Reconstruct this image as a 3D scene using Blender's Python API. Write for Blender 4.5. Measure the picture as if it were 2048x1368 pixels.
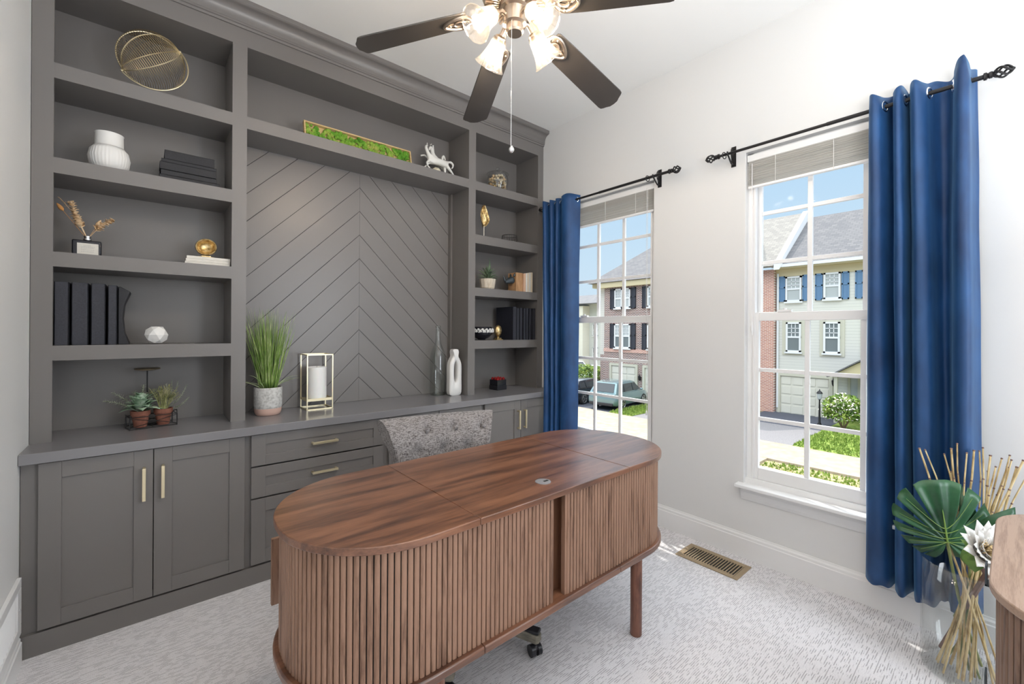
import bpy, bmesh, math, random
from mathutils import Vector, Matrix, noise
PI = math.pi
sin, cos = math.sin, math.cos
S = bpy.context.scene
for o in list(bpy.data.objects): bpy.data.objects.remove(o)
COL = S.collection

# ------------------------------------------------------------------ camera
cam = bpy.data.cameras.new('camera'); camo = bpy.data.objects.new('camera', cam); COL.objects.link(camo)
cam.sensor_width = 36.0; cam.lens = 36.0 * 858.83 / 2048
cam.shift_y = -22.9 / 2048; cam.clip_start = 0.02; cam.clip_end = 400
YAW = math.radians(40.358); ROLL = 0.0063348
camo.matrix_world = Matrix.Translation((0, 0, 1.36)) @ Matrix.Rotation(-YAW, 4, 'Z') @ Matrix.Rotation(PI / 2, 4, 'X') @ Matrix.Rotation(ROLL, 4, 'Z')
S.camera = camo

# ------------------------------------------------------------------ world, sun, exposure
S.view_settings.view_transform = 'Standard'; S.view_settings.look = 'None'
S.view_settings.gamma = 1.0; S.view_settings.use_curve_mapping = False
S.view_settings.exposure = 0.49
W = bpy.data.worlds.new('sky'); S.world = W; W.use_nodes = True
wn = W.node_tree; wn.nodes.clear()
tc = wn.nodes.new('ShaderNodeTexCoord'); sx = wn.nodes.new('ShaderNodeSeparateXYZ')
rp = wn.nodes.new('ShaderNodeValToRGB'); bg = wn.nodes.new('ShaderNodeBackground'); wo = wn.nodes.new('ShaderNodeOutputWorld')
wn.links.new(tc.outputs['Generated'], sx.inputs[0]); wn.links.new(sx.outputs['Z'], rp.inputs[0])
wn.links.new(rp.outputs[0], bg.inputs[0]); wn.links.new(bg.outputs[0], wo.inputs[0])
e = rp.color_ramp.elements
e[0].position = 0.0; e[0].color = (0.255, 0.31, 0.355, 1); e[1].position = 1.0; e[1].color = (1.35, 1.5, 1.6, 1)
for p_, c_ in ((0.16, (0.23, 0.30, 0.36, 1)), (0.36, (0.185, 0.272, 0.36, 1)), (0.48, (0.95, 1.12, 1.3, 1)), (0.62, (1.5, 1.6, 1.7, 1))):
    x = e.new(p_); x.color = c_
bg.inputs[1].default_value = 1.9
sun = bpy.data.lights.new('sun', 'SUN'); sun.energy = 2.5; sun.angle = math.radians(0.6); sun.color = (1.0, 0.95, 0.87)
suno = bpy.data.objects.new('sun', sun); COL.objects.link(suno)
suno.rotation_euler = Vector((0.24, 0.50, 0.83)).to_track_quat('Z', 'Y').to_euler()
def area(name, loc, target, sxx, syy, energy, color):
    l = bpy.data.lights.new(name, 'AREA'); l.shape = 'RECTANGLE'; l.size = sxx; l.size_y = syy; l.energy = energy; l.color = color
    o = bpy.data.objects.new(name, l); COL.objects.link(o); o.location = loc
    o.rotation_euler = (Vector(loc) - Vector(target)).to_track_quat('Z', 'Y').to_euler(); return o
area('added_room_fill', (2.25, -2.05, 1.6), (-0.6, 1.9, 2.1), 0.7, 1.9, 38, (0.86, 0.93, 1.0))  # unseen fill lamp, added behind the camera to brighten the room
area('added_ceiling_fill', (0.85, -0.55, 1.75), (0.85, -0.40, 3.16), 0.8, 0.8, 36, (1.0, 1.0, 1.0))  # extra lamp out of view, added to lighten the ceiling

# ------------------------------------------------------------------ materials
def lin(*c):
    return tuple((v / 255 / 12.92 if v / 255 <= 0.04045 else ((v / 255 + 0.055) / 1.055) ** 2.4) for v in c) + (1,)
def new_mat(name):
    m = bpy.data.materials.new(name); m.use_nodes = True
    return m, m.node_tree, m.node_tree.nodes['Principled BSDF']
def setp(b, **k):
    for n, v in k.items():
        n = {'rough': 'Roughness', 'metal': 'Metallic', 'spec': 'Specular IOR Level', 'sheen': 'Sheen Weight', 'coat': 'Coat Weight',
             'trans': 'Transmission Weight', 'alpha': 'Alpha', 'sub': 'Subsurface Weight'}.get(n, n)
        b.inputs[n].default_value = v
def bump(nt, b, scale=200, strength=0.1, dist=0.001, detail=2, mapscale=(1, 1, 1)):
    t = nt.nodes.new('ShaderNodeTexCoord'); mp = nt.nodes.new('ShaderNodeMapping'); n = nt.nodes.new('ShaderNodeTexNoise'); bp = nt.nodes.new('ShaderNodeBump')
    mp.inputs['Scale'].default_value = mapscale
    n.inputs['Scale'].default_value = scale; n.inputs['Detail'].default_value = detail
    bp.inputs['Strength'].default_value = strength; bp.inputs['Distance'].default_value = dist
    nt.links.new(t.outputs['Object'], mp.inputs[0]); nt.links.new(mp.outputs[0], n.inputs[0]); nt.links.new(n.outputs[0], bp.inputs['Height']); nt.links.new(bp.outputs[0], b.inputs['Normal'])
    return n
def plain(name, c, rough=0.5, metal=0.0, bmp=None, **k):
    m, nt, b = new_mat(name); b.inputs['Base Color'].default_value = c if len(c) == 4 else tuple(c) + (1,)
    setp(b, rough=rough, metal=metal, **k)
    if bmp: bump(nt, b, *bmp)
    return m
def noisy(name, cols, scale=5, rough=0.6, mapscale=(1, 1, 1), detail=4, nrough=0.55, bmp=None, dist=0.0, pos=None, **k):
    """procedural colour: a ramp of colours over (stretched) noise in object space"""
    m, nt, b = new_mat(name)
    t = nt.nodes.new('ShaderNodeTexCoord'); mp = nt.nodes.new('ShaderNodeMapping'); n = nt.nodes.new('ShaderNodeTexNoise'); r = nt.nodes.new('ShaderNodeValToRGB')
    mp.inputs['Scale'].default_value = mapscale; n.inputs['Scale'].default_value = scale; n.inputs['Detail'].default_value = detail
    n.inputs['Roughness'].default_value = nrough; n.inputs['Distortion'].default_value = dist
    nt.links.new(t.outputs['Object'], mp.inputs[0]); nt.links.new(mp.outputs[0], n.inputs[0]); nt.links.new(n.outputs[0], r.inputs[0]); nt.links.new(r.outputs[0], b.inputs['Base Color'])
    el = r.color_ramp.elements; N = len(cols); pos = pos or [0.32 + 0.36 * i / (N - 1) for i in range(N)]
    el[0].position = pos[0]; el[0].color = cols[0]; el[1].position = pos[-1]; el[1].color = cols[-1]
    for i in range(1, N - 1): q = el.new(pos[i]); q.color = cols[i]
    setp(b, rough=rough, **k)
    if bmp:
        bp = nt.nodes.new('ShaderNodeBump'); bp.inputs['Strength'].default_value = bmp[0]; bp.inputs['Distance'].default_value = bmp[1]
        nt.links.new(n.outputs[0], bp.inputs['Height']); nt.links.new(bp.outputs[0], b.inputs['Normal'])
    return m
def glass(name, tint=(1, 1, 1, 1), gloss=0.12, rough=0.02):
    m = bpy.data.materials.new(name); m.use_nodes = True; nt = m.node_tree; nt.nodes.clear()
    o = nt.nodes.new('ShaderNodeOutputMaterial'); mx = nt.nodes.new('ShaderNodeMixShader'); tr = nt.nodes.new('ShaderNodeBsdfTransparent')
    gl = nt.nodes.new('ShaderNodeBsdfGlossy'); lw = nt.nodes.new('ShaderNodeLayerWeight'); ad = nt.nodes.new('ShaderNodeMath'); ad.operation = 'MULTIPLY_ADD'
    ad.inputs[1].default_value = 0.5; ad.inputs[2].default_value = gloss; ad.use_clamp = True
    lw.inputs[0].default_value = 0.28; tr.inputs[0].default_value = tint; gl.inputs['Roughness'].default_value = rough
    nt.links.new(lw.outputs['Facing'], ad.inputs[0]); nt.links.new(ad.outputs[0], mx.inputs[0]); nt.links.new(tr.outputs[0], mx.inputs[1]); nt.links.new(gl.outputs[0], mx.inputs[2]); nt.links.new(mx.outputs[0], o.inputs[0])
    # facing^3 so that only the rims turn reflective
    pw = nt.nodes.new('ShaderNodeMath'); pw.operation = 'POWER'; pw.inputs[1].default_value = 2.2
    nt.links.new(lw.outputs['Facing'], pw.inputs[0]); nt.links.new(pw.outputs[0], ad.inputs[0])
    return m
def emit(name, c, s):
    m, nt, b = new_mat(name); b.inputs['Base Color'].default_value = c; b.inputs['Emission Color'].default_value = c; b.inputs['Emission Strength'].default_value = s
    return m
def brick(name, c1, c2, mortar, scale=1.0, axis='YZ', bw=0.22, bh=0.075, ms=0.012):
    m, nt, b = new_mat(name)
    t = nt.nodes.new('ShaderNodeTexCoord'); sp = nt.nodes.new('ShaderNodeSeparateXYZ'); cb = nt.nodes.new('ShaderNodeCombineXYZ'); br = nt.nodes.new('ShaderNodeTexBrick')
    nt.links.new(t.outputs['Object'], sp.inputs[0]); nt.links.new(sp.outputs[axis[0]], cb.inputs[0]); nt.links.new(sp.outputs[axis[1]], cb.inputs[1]); nt.links.new(cb.outputs[0], br.inputs[0])
    br.inputs['Scale'].default_value = scale; br.inputs['Brick Width'].default_value = bw; br.inputs['Row Height'].default_value = bh; br.inputs['Mortar Size'].default_value = ms
    br.inputs['Color1'].default_value = c1; br.inputs['Color2'].default_value = c2; br.inputs['Mortar'].default_value = mortar; br.inputs['Bias'].default_value = 0.0
    nt.links.new(br.outputs[0], b.inputs['Base Color']); setp(b, rough=0.9)
    return m

M = {}
M['wall'] = plain('wall_paint', (0.77, 0.77, 0.765), 0.65)
M['ceil'] = plain('ceiling_paint', (0.90, 0.90, 0.885), 0.8)
M['trim'] = plain('white_trim_paint', (0.86, 0.86, 0.86), 0.35)
M['vinyl'] = plain('white_vinyl', (0.92, 0.92, 0.92), 0.3)
M['paint'] = plain('taupe_grey_cabinet_paint', (0.178, 0.165, 0.158), 0.34)
M['counterpaint'] = plain('grey_satin_countertop_paint', (0.22, 0.213, 0.222), 0.22)
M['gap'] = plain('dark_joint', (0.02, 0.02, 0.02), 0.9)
M['gold'] = plain('brushed_gold', (0.70, 0.55, 0.30), 0.32, 0.95, bmp=(600, 0.06, 0.0003))
M['palegold'] = plain('pale_satin_gold', (0.78, 0.68, 0.46), 0.35, 0.8, bmp=(500, 0.04, 0.0003))
M['agedgold'] = noisy('aged_gold', [lin(140, 112, 66), lin(204, 176, 122), lin(232, 212, 168)], 60, 0.36, metal=0.85, bmp=(0.12, 0.001))
M['nickel'] = plain('brushed_nickel', (0.62, 0.53, 0.44), 0.3, 1.0, bmp=(300, 0.05, 0.0004))
M['chrome'] = plain('chrome', (0.85, 0.85, 0.86), 0.12, 1.0)
M['iron'] = plain('black_iron', (0.022, 0.021, 0.022), 0.45, 0.4, bmp=(250, 0.1, 0.001))
M['black'] = noisy('matt_black_cloth', [lin(24, 24, 28), lin(36, 36, 42)], 180, 0.62, bmp=(0.15, 0.0005))
M['navy'] = noisy('dark_navy_cloth', [lin(20, 23, 36), lin(30, 33, 46)], 180, 0.7)
M['slate'] = noisy('charcoal_spine_cloth', [lin(38, 39, 47), lin(50, 51, 60)], 180, 0.6)
M['paper'] = noisy('page_edges', [lin(205, 200, 190), lin(232, 228, 220)], 40, 0.8, mapscale=(1, 1, 30))
M['whiteceramic'] = plain('matt_white_ceramic', (0.80, 0.79, 0.77), 0.55, bmp=(90, 0.08, 0.001))
M['glazed'] = plain('glazed_white_porcelain', (0.78, 0.765, 0.72), 0.22)
M['wax'] = plain('white_wax', (0.88, 0.87, 0.86), 0.5, sub=0.1)
M['glass'] = glass('clear_glass', (0.985, 0.99, 0.985, 1), 0.04)
M['greyglass'] = glass('smoky_green_glass', (0.90, 0.925, 0.91, 1), 0.10)
M['windowglass'] = glass('window_glass', (0.985, 0.99, 0.99, 1), 0.0)
M['shadeglass'] = glass('seeded_lamp_glass', (0.97, 0.95, 0.92, 1), 0.16, 0.10)
_n = M['shadeglass'].node_tree; _o = [q for q in _n.nodes if q.type == 'OUTPUT_MATERIAL'][0]; _m0 = [q for q in _n.nodes if q.type == 'MIX_SHADER'][0]
_t = _n.nodes.new('ShaderNodeBsdfTranslucent'); _t.inputs[0].default_value = (1, 0.95, 0.88, 1); _x = _n.nodes.new('ShaderNodeMixShader'); _x.inputs[0].default_value = 0.035
_n.links.new(_m0.outputs[0], _x.inputs[1]); _n.links.new(_t.outputs[0], _x.inputs[2]); _n.links.new(_x.outputs[0], _o.inputs[0])
M['bulb'] = emit('lit_bulb', (1.0, 0.82, 0.62, 1), 240)
M['terracotta'] = noisy('terracotta', [lin(118, 72, 58), lin(150, 98, 80)], 40, 0.85)
M['soil'] = plain('dark_soil', (0.03, 0.022, 0.016), 0.95)
M['leafgreen'] = noisy('grass_green', [lin(84, 120, 48), lin(140, 172, 84), lin(206, 216, 160)], 9, 0.5, mapscale=(6, 6, 1.2))
M['sage'] = noisy('sage_leaf', [lin(104, 136, 100), lin(158, 186, 158), lin(200, 212, 192)], 25, 0.6)
M['olive'] = noisy('olive_sprig', [lin(110, 116, 70), lin(160, 160, 106), lin(192, 186, 146)], 30, 0.7)
M['greysprig'] = noisy('grey_green_sprig', [lin(116, 124, 104), lin(172, 176, 154)], 30, 0.7)
M['succulent'] = noisy('succulent_green', [lin(66, 84, 66), lin(100, 120, 92), lin(126, 140, 110)], 14, 0.5)
M['dried'] = noisy('dried_blond_leaf', [lin(176, 140, 100), lin(218, 186, 146), lin(236, 216, 186)], 22, 0.8)
M['monstera'] = noisy('monstera_leaf', [lin(24, 56, 36), lin(40, 84, 54), lin(58, 104, 66)], 7, 0.35)
M['vein'] = plain('leaf_vein', lin(130, 160, 80), 0.5)
M['stem'] = noisy('green_stem', [lin(80, 104, 56), lin(140, 146, 90)], 12, 0.55)
M['brownstem'] = noisy('mauve_brown_stem', [lin(110, 82, 74), lin(150, 120, 106)], 10, 0.6)
M['bamboo'] = noisy('pale_cane', [lin(150, 120, 72), lin(205, 182, 134), lin(226, 208, 164)], 14, 0.6, mapscale=(3, 3, 1))
M['petal'] = plain('white_petal', (0.83, 0.80, 0.76), 0.6, sub=0.1)
M['stamen'] = plain('straw_stamen', lin(214, 190, 146), 0.7)
M['softgreen'] = noisy('bract_green', [lin(84, 128, 58), lin(128, 164, 88)], 14, 0.5)
M['concrete'] = noisy('speckled_pale_concrete', [lin(168, 166, 162), lin(198, 197, 194), lin(214, 213, 210)], 70, 0.85)
M['pinkclay'] = plain('pink_clay', lin(206, 172, 158), 0.8)
M['paleW'] = noisy('pale_whitewashed_wood', [lin(196, 182, 160), lin(222, 212, 196)], 12, 0.7, mapscale=(6, 6, 1))
M['oakblock'] = noisy('honey_wood_block', [lin(160, 118, 80), lin(200, 158, 116)], 10, 0.6, mapscale=(8, 2, 1))
M['mossframe'] = noisy('pale_oak_frame', [lin(186, 156, 106), lin(214, 186, 136)], 12, 0.6, mapscale=(1, 8, 8))
M['moss'] = noisy('preserved_moss', [lin(40, 92, 16), lin(86, 142, 34), lin(130, 164, 60), lin(176, 158, 92)], 9, 0.95, detail=5)
M['pewter'] = plain('dark_pewter', (0.07, 0.085, 0.095), 0.38, 0.5, bmp=(120, 0.3, 0.002))
M['red'] = noisy('red_petal', [lin(110, 10, 12), lin(196, 26, 26)], 40, 0.55)
M['blackgloss'] = plain('black_gloss', (0.012, 0.012, 0.018), 0.15)
M['shell'] = noisy('shell_cream', [lin(150, 128, 96), lin(206, 190, 160), lin(232, 224, 206)], 45, 0.6)
M['brass'] = plain('brass_ring', (0.50, 0.36, 0.16), 0.35, 1.0)
M['rubber'] = plain('black_plastic', (0.02, 0.02, 0.025), 0.35)
M['greywood'] = noisy('weathered_grey_wood', [lin(96, 92, 82), lin(140, 134, 120)], 8, 0.6, mapscale=(3, 3, 12))
M['blade'] = noisy('dark_fan_blade', [lin(56, 52, 49), lin(66, 62, 58)], 3, 0.34, mapscale=(1, 1, 1), coat=0.25)
M['beigemetal'] = plain('beige_painted_metal', lin(165, 146, 118), 0.45, 0.2)
M['blind'] = plain('white_blind_slat', (0.84, 0.83, 0.80), 0.5)
_n = M['blind'].node_tree; _t = _n.nodes.new('ShaderNodeBsdfTranslucent'); _t.inputs[0].default_value = (0.9, 0.88, 0.85, 1); _x = _n.nodes.new('ShaderNodeMixShader'); _x.inputs[0].default_value = 0.5
_n.links.new(_n.nodes['Principled BSDF'].outputs[0], _x.inputs[1]); _n.links.new(_t.outputs[0], _x.inputs[2]); _n.links.new(_x.outputs[0], _n.nodes['Material Output'].inputs[0])
M['cord'] = plain('white_cord', (0.8, 0.8, 0.78), 0.7)

def walnut(name, mapscale, cols, rough=0.33, coat=0.0, scale=3.0):
    m, nt, b = new_mat(name)
    t = nt.nodes.new('ShaderNodeTexCoord'); mp = nt.nodes.new('ShaderNodeMapping'); mp.inputs['Scale'].default_value = mapscale
    n1 = nt.nodes.new('ShaderNodeTexNoise'); n1.inputs['Scale'].default_value = scale; n1.inputs['Detail'].default_value = 6; n1.inputs['Roughness'].default_value = 0.62; n1.inputs['Distortion'].default_value = 0.5
    n2 = nt.nodes.new('ShaderNodeTexNoise'); n2.inputs['Scale'].default_value = scale * 9; n2.inputs['Detail'].default_value = 3
    mx = nt.nodes.new('ShaderNodeMath'); mx.operation = 'MULTIPLY_ADD'; mx.inputs[1].default_value = 0.22
    r = nt.nodes.new('ShaderNodeValToRGB')
    nt.links.new(t.outputs['Object'], mp.inputs[0]); nt.links.new(mp.outputs[0], n1.inputs[0]); nt.links.new(mp.outputs[0], n2.inputs[0])
    nt.links.new(n2.outputs[0], mx.inputs[0]); nt.links.new(n1.outputs[0], mx.inputs[2]); nt.links.new(mx.outputs[0], r.inputs[0]); nt.links.new(r.outputs[0], b.inputs['Base Color'])
    el = r.color_ramp.elements; P = [0.42, 0.53, 0.62, 0.76][:len(cols)]
    el[0].position = P[0]; el[0].color = cols[0]; el[1].position = P[-1]; el[1].color = cols[-1]
    for i in range(1, len(cols) - 1): q = el.new(P[i]); q.color = cols[i]
    bp = nt.nodes.new('ShaderNodeBump'); bp.inputs['Strength'].default_value = 0.12; bp.inputs['Distance'].default_value = 0.0006
    nt.links.new(n2.outputs[0], bp.inputs['Height']); nt.links.new(bp.outputs[0], b.inputs['Normal'])
    setp(b, rough=rough, coat=coat); b.inputs['Coat Roughness'].default_value = 0.28; return m
WC = [lin(66, 41, 30), lin(99, 64, 46), lin(120, 79, 57), lin(143, 98, 72)]
M['walnuttop'] = walnut('walnut_top', (0.85, 9, 9), WC, 0.34, 0.6, 2.2)
M['walnutslat'] = walnut('walnut_slat', (14, 14, 1.3), [lin(104, 75, 59), lin(134, 101, 81), lin(152, 117, 96)], 0.5, 0, 2.6)
M['walnutdark'] = walnut('walnut_dark_interior', (3, 3, 1.2), [lin(56, 34, 26), lin(84, 52, 38), lin(110, 74, 54)], 0.45, 0, 3)
M['walnutleg'] = walnut('walnut_leg', (10, 10, 1.5), [lin(82, 48, 38), lin(110, 68, 54), lin(130, 86, 68)], 0.4, 0, 3)
M['oakgrey'] = walnut('greyed_walnut_top', (1.2, 18, 18), [lin(138, 112, 96), lin(156, 130, 112), lin(172, 146, 128)], 0.4, 0, 3.2)
M['slatgrey'] = walnut('greyed_walnut_slat', (14, 14, 1.3), [lin(84, 64, 54), lin(114, 90, 76), lin(134, 108, 92)], 0.5, 0, 2.6)

# carpet: looped rows along X, broken by dark gaps
m, nt, b = new_mat('looped_carpet'); M['carpet'] = m
def _math(op, a=None, b_=None, c=None):
    q = nt.nodes.new('ShaderNodeMath'); q.operation = op
    for i, v in enumerate((a, b_, c)):
        if v is None: continue
        if isinstance(v, (int, float)): q.inputs[i].default_value = v
        else: nt.links.new(v, q.inputs[i])
    return q.outputs[0]
t = nt.nodes.new('ShaderNodeTexCoord'); sp = nt.nodes.new('ShaderNodeSeparateXYZ'); nt.links.new(t.outputs['Object'], sp.inputs[0])
def _noise(sc, scale, det=2.0):
    mp = nt.nodes.new('ShaderNodeMapping'); mp.inputs['Scale'].default_value = sc; n = nt.nodes.new('ShaderNodeTexNoise'); n.inputs['Scale'].default_value = scale; n.inputs['Detail'].default_value = det
    nt.links.new(t.outputs['Object'], mp.inputs[0]); nt.links.new(mp.outputs[0], n.inputs[0]); return n.outputs[0]
wob = _math('MULTIPLY_ADD', _noise((1, 1, 1), 14), 0.004, sp.outputs['Y'])
row = _math('POWER', _math('ABSOLUTE', _math('SINE', _math('MULTIPLY', wob, 3.14159 / 0.0072))), 0.35)      # 0 in the furrow
dash = _math('GREATER_THAN', _noise((26, 138, 1), 1.0, 1.0), 0.50)
patch = _math('GREATER_THAN', _noise((1, 1.6, 1), 9.0, 3.0), 0.40)
fur = _math('MULTIPLY', _math('SUBTRACT', 1.0, row), _math('MULTIPLY', dash, _math('MULTIPLY_ADD', patch, 0.75, 0.25)))
fuzz = _noise((1, 1, 1), 330, 2.0)
val = _math('SUBTRACT', _math('MULTIPLY_ADD', fuzz, 0.7, 0.55), _math('MULTIPLY', fur, 0.85))
r = nt.nodes.new('ShaderNodeValToRGB'); nt.links.new(val, r.inputs[0]); nt.links.new(r.outputs[0], b.inputs['Base Color'])
el = r.color_ramp.elements; el[0].position = 0.15; el[0].color = lin(104, 100, 102); el[1].position = 1.0; el[1].color = lin(240, 238, 240); q = el.new(0.72); q.color = lin(208, 205, 208)
bp = nt.nodes.new('ShaderNodeBump'); bp.inputs['Strength'].default_value = 0.5; bp.inputs['Distance'].default_value = 0.004; nt.links.new(val, bp.inputs['Height']); nt.links.new(bp.outputs[0], b.inputs['Normal'])
setp(b, rough=0.95, sheen=0.1)

# curtain velvet
m, nt, b = new_mat('blue_velvet'); M['velvet'] = m
n = bump(nt, b, 9, 0.25, 0.01, 3, (1, 1, 0.5))
r = nt.nodes.new('ShaderNodeValToRGB'); nt.links.new(n.outputs[0], r.inputs[0]); nt.links.new(r.outputs[0], b.inputs['Base Color'])
r.color_ramp.elements[0].position = 0.3; r.color_ramp.elements[0].color = lin(18, 54, 98); r.color_ramp.elements[1].position = 0.75; r.color_ramp.elements[1].color = lin(34, 82, 136)
setp(b, rough=0.55, sheen=0.4); b.inputs['Sheen Tint'].default_value = (0.25, 0.52, 0.85, 1); b.inputs['Sheen Roughness'].default_value = 0.35

# chair tweed: crossed noises
m, nt, b = new_mat('grey_tweed'); M['tweed'] = m
t = nt.nodes.new('ShaderNodeTexCoord'); mx = nt.nodes.new('ShaderNodeMath'); mx.operation = 'ADD'; r = nt.nodes.new('ShaderNodeValToRGB'); bp = nt.nodes.new('ShaderNodeBump')
for i, sc in enumerate(((60, 60, 420), (420, 420, 45))):
    mp = nt.nodes.new('ShaderNodeMapping'); mp.inputs['Scale'].default_value = sc; nn = nt.nodes.new('ShaderNodeTexNoise'); nn.inputs['Scale'].default_value = 1.0; nn.inputs['Detail'].default_value = 2
    nt.links.new(t.outputs['Object'], mp.inputs[0]); nt.links.new(mp.outputs[0], nn.inputs[0]); nt.links.new(nn.outputs[0], mx.inputs[i])
nt.links.new(mx.outputs[0], r.inputs[0]); nt.links.new(r.outputs[0], b.inputs['Base Color']); nt.links.new(mx.outputs[0], bp.inputs['Height']); nt.links.new(bp.outputs[0], b.inputs['Normal'])
bp.inputs['Strength'].default_value = 0.35; bp.inputs['Distance'].default_value = 0.0015
el = r.color_ramp.elements; el[0].position = 0.78; el[0].color = lin(76, 70, 69); el[1].position = 1.1; el[1].color = lin(150, 145, 144); q = el.new(0.93); q.color = lin(98, 92, 91)
setp(b, rough=0.9, sheen=0.2)

# exterior
M['brickdark'] = brick('brown_brick', lin(124, 84, 74), lin(92, 66, 62), lin(205, 194, 186))
M['brickred'] = brick('red_brick', lin(190, 132, 112), lin(168, 112, 98), lin(214, 198, 186))
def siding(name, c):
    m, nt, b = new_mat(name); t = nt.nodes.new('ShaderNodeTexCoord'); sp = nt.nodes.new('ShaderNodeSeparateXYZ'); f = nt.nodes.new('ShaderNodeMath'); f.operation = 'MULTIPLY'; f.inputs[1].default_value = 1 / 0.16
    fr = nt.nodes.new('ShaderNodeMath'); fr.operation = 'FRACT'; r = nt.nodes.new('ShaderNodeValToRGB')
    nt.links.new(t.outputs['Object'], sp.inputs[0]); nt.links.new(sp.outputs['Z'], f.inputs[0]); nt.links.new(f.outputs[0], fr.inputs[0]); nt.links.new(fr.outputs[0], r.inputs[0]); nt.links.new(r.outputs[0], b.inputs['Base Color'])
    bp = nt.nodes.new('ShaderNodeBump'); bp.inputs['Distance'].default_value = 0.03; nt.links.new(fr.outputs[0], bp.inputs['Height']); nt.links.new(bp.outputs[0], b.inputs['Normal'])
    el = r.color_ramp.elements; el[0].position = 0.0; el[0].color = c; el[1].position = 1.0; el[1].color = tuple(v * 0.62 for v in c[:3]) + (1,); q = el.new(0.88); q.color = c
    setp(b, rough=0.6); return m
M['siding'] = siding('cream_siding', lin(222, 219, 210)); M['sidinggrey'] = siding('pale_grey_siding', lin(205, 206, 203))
M['shingle'] = brick('grey_shingle', lin(112, 109, 109), lin(98, 96, 98), lin(88, 86, 88), 1.0, 'YZ', 0.3, 0.13, 0.01)
M['shinglelight'] = brick('light_grey_shingle', lin(146, 140, 132), lin(130, 124, 118), lin(116, 112, 108), 1.0, 'YZ', 0.3, 0.13, 0.01)
M['extwhite'] = plain('exterior_white', (0.70, 0.70, 0.70), 0.5)
M['cream'] = plain('cream_fascia', lin(196, 182, 146), 0.6)
M['beige'] = plain('beige_exterior_trim', lin(190, 186, 168), 0.6)
M['garage'] = plain('beige_garage_door', lin(205, 200, 186), 0.6)
M['bluesh'] = plain('blue_shutter_paint', lin(92, 124, 156), 0.6)
M['darksh'] = plain('dark_shutter_paint', lin(46, 48, 56), 0.6)
M['pane'] = plain('dark_pane', (0.16, 0.18, 0.18), 0.12)
M['lightpane'] = plain('curtained_pane', (0.42, 0.44, 0.43), 0.15)
M['asphalt'] = noisy('asphalt', [lin(104, 100, 102), lin(140, 136, 136)], 30, 0.95)
M['darkasphalt'] = noisy('fresh_asphalt', [lin(62, 64, 74), lin(84, 86, 96)], 30, 0.95)
M['pavement'] = noisy('warm_concrete_paving', [lin(150, 134, 114), lin(170, 155, 135)], 3, 0.9)
M['kerb'] = noisy('red_brown_kerb', [lin(160, 126, 112), lin(196, 168, 146)], 6, 0.9)
M['lawn'] = noisy('lawn', [lin(78, 102, 36), lin(118, 140, 54), lin(152, 162, 84)], 6, 0.95)
M['verge'] = noisy('patchy_grass', [lin(96, 104, 56), lin(150, 140, 100), lin(190, 166, 130)], 5, 0.95)
M['bush'] = noisy('bush_green', [lin(52, 82, 28), lin(102, 128, 46), lin(152, 164, 72)], 4, 0.8)
M['bushdark'] = noisy('dark_bush_green', [lin(40, 64, 30), lin(90, 112, 56)], 4, 0.8)
M['blossom'] = plain('pale_blossom', lin(236, 226, 210), 0.8)
M['carpaint'] = plain('grey_green_car_paint', lin(112, 136, 140), 0.25, 0.4, coat=0.8)
M['cardark'] = plain('black_car_paint', lin(40, 44, 52), 0.25, 0.4, coat=0.8)
M['carwhite'] = plain('white_car_paint', lin(225, 228, 232), 0.3, 0.0, coat=0.8)
M['carglass'] = plain('car_glass', (0.03, 0.035, 0.04), 0.08)
M['tyre'] = plain('tyre_rubber', (0.02, 0.02, 0.02), 0.8)
M['alloy'] = plain('alloy_wheel', (0.5, 0.5, 0.5), 0.3, 0.9)
M['tail'] = plain('tail_lamp_red', lin(150, 30, 30), 0.3)

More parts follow.
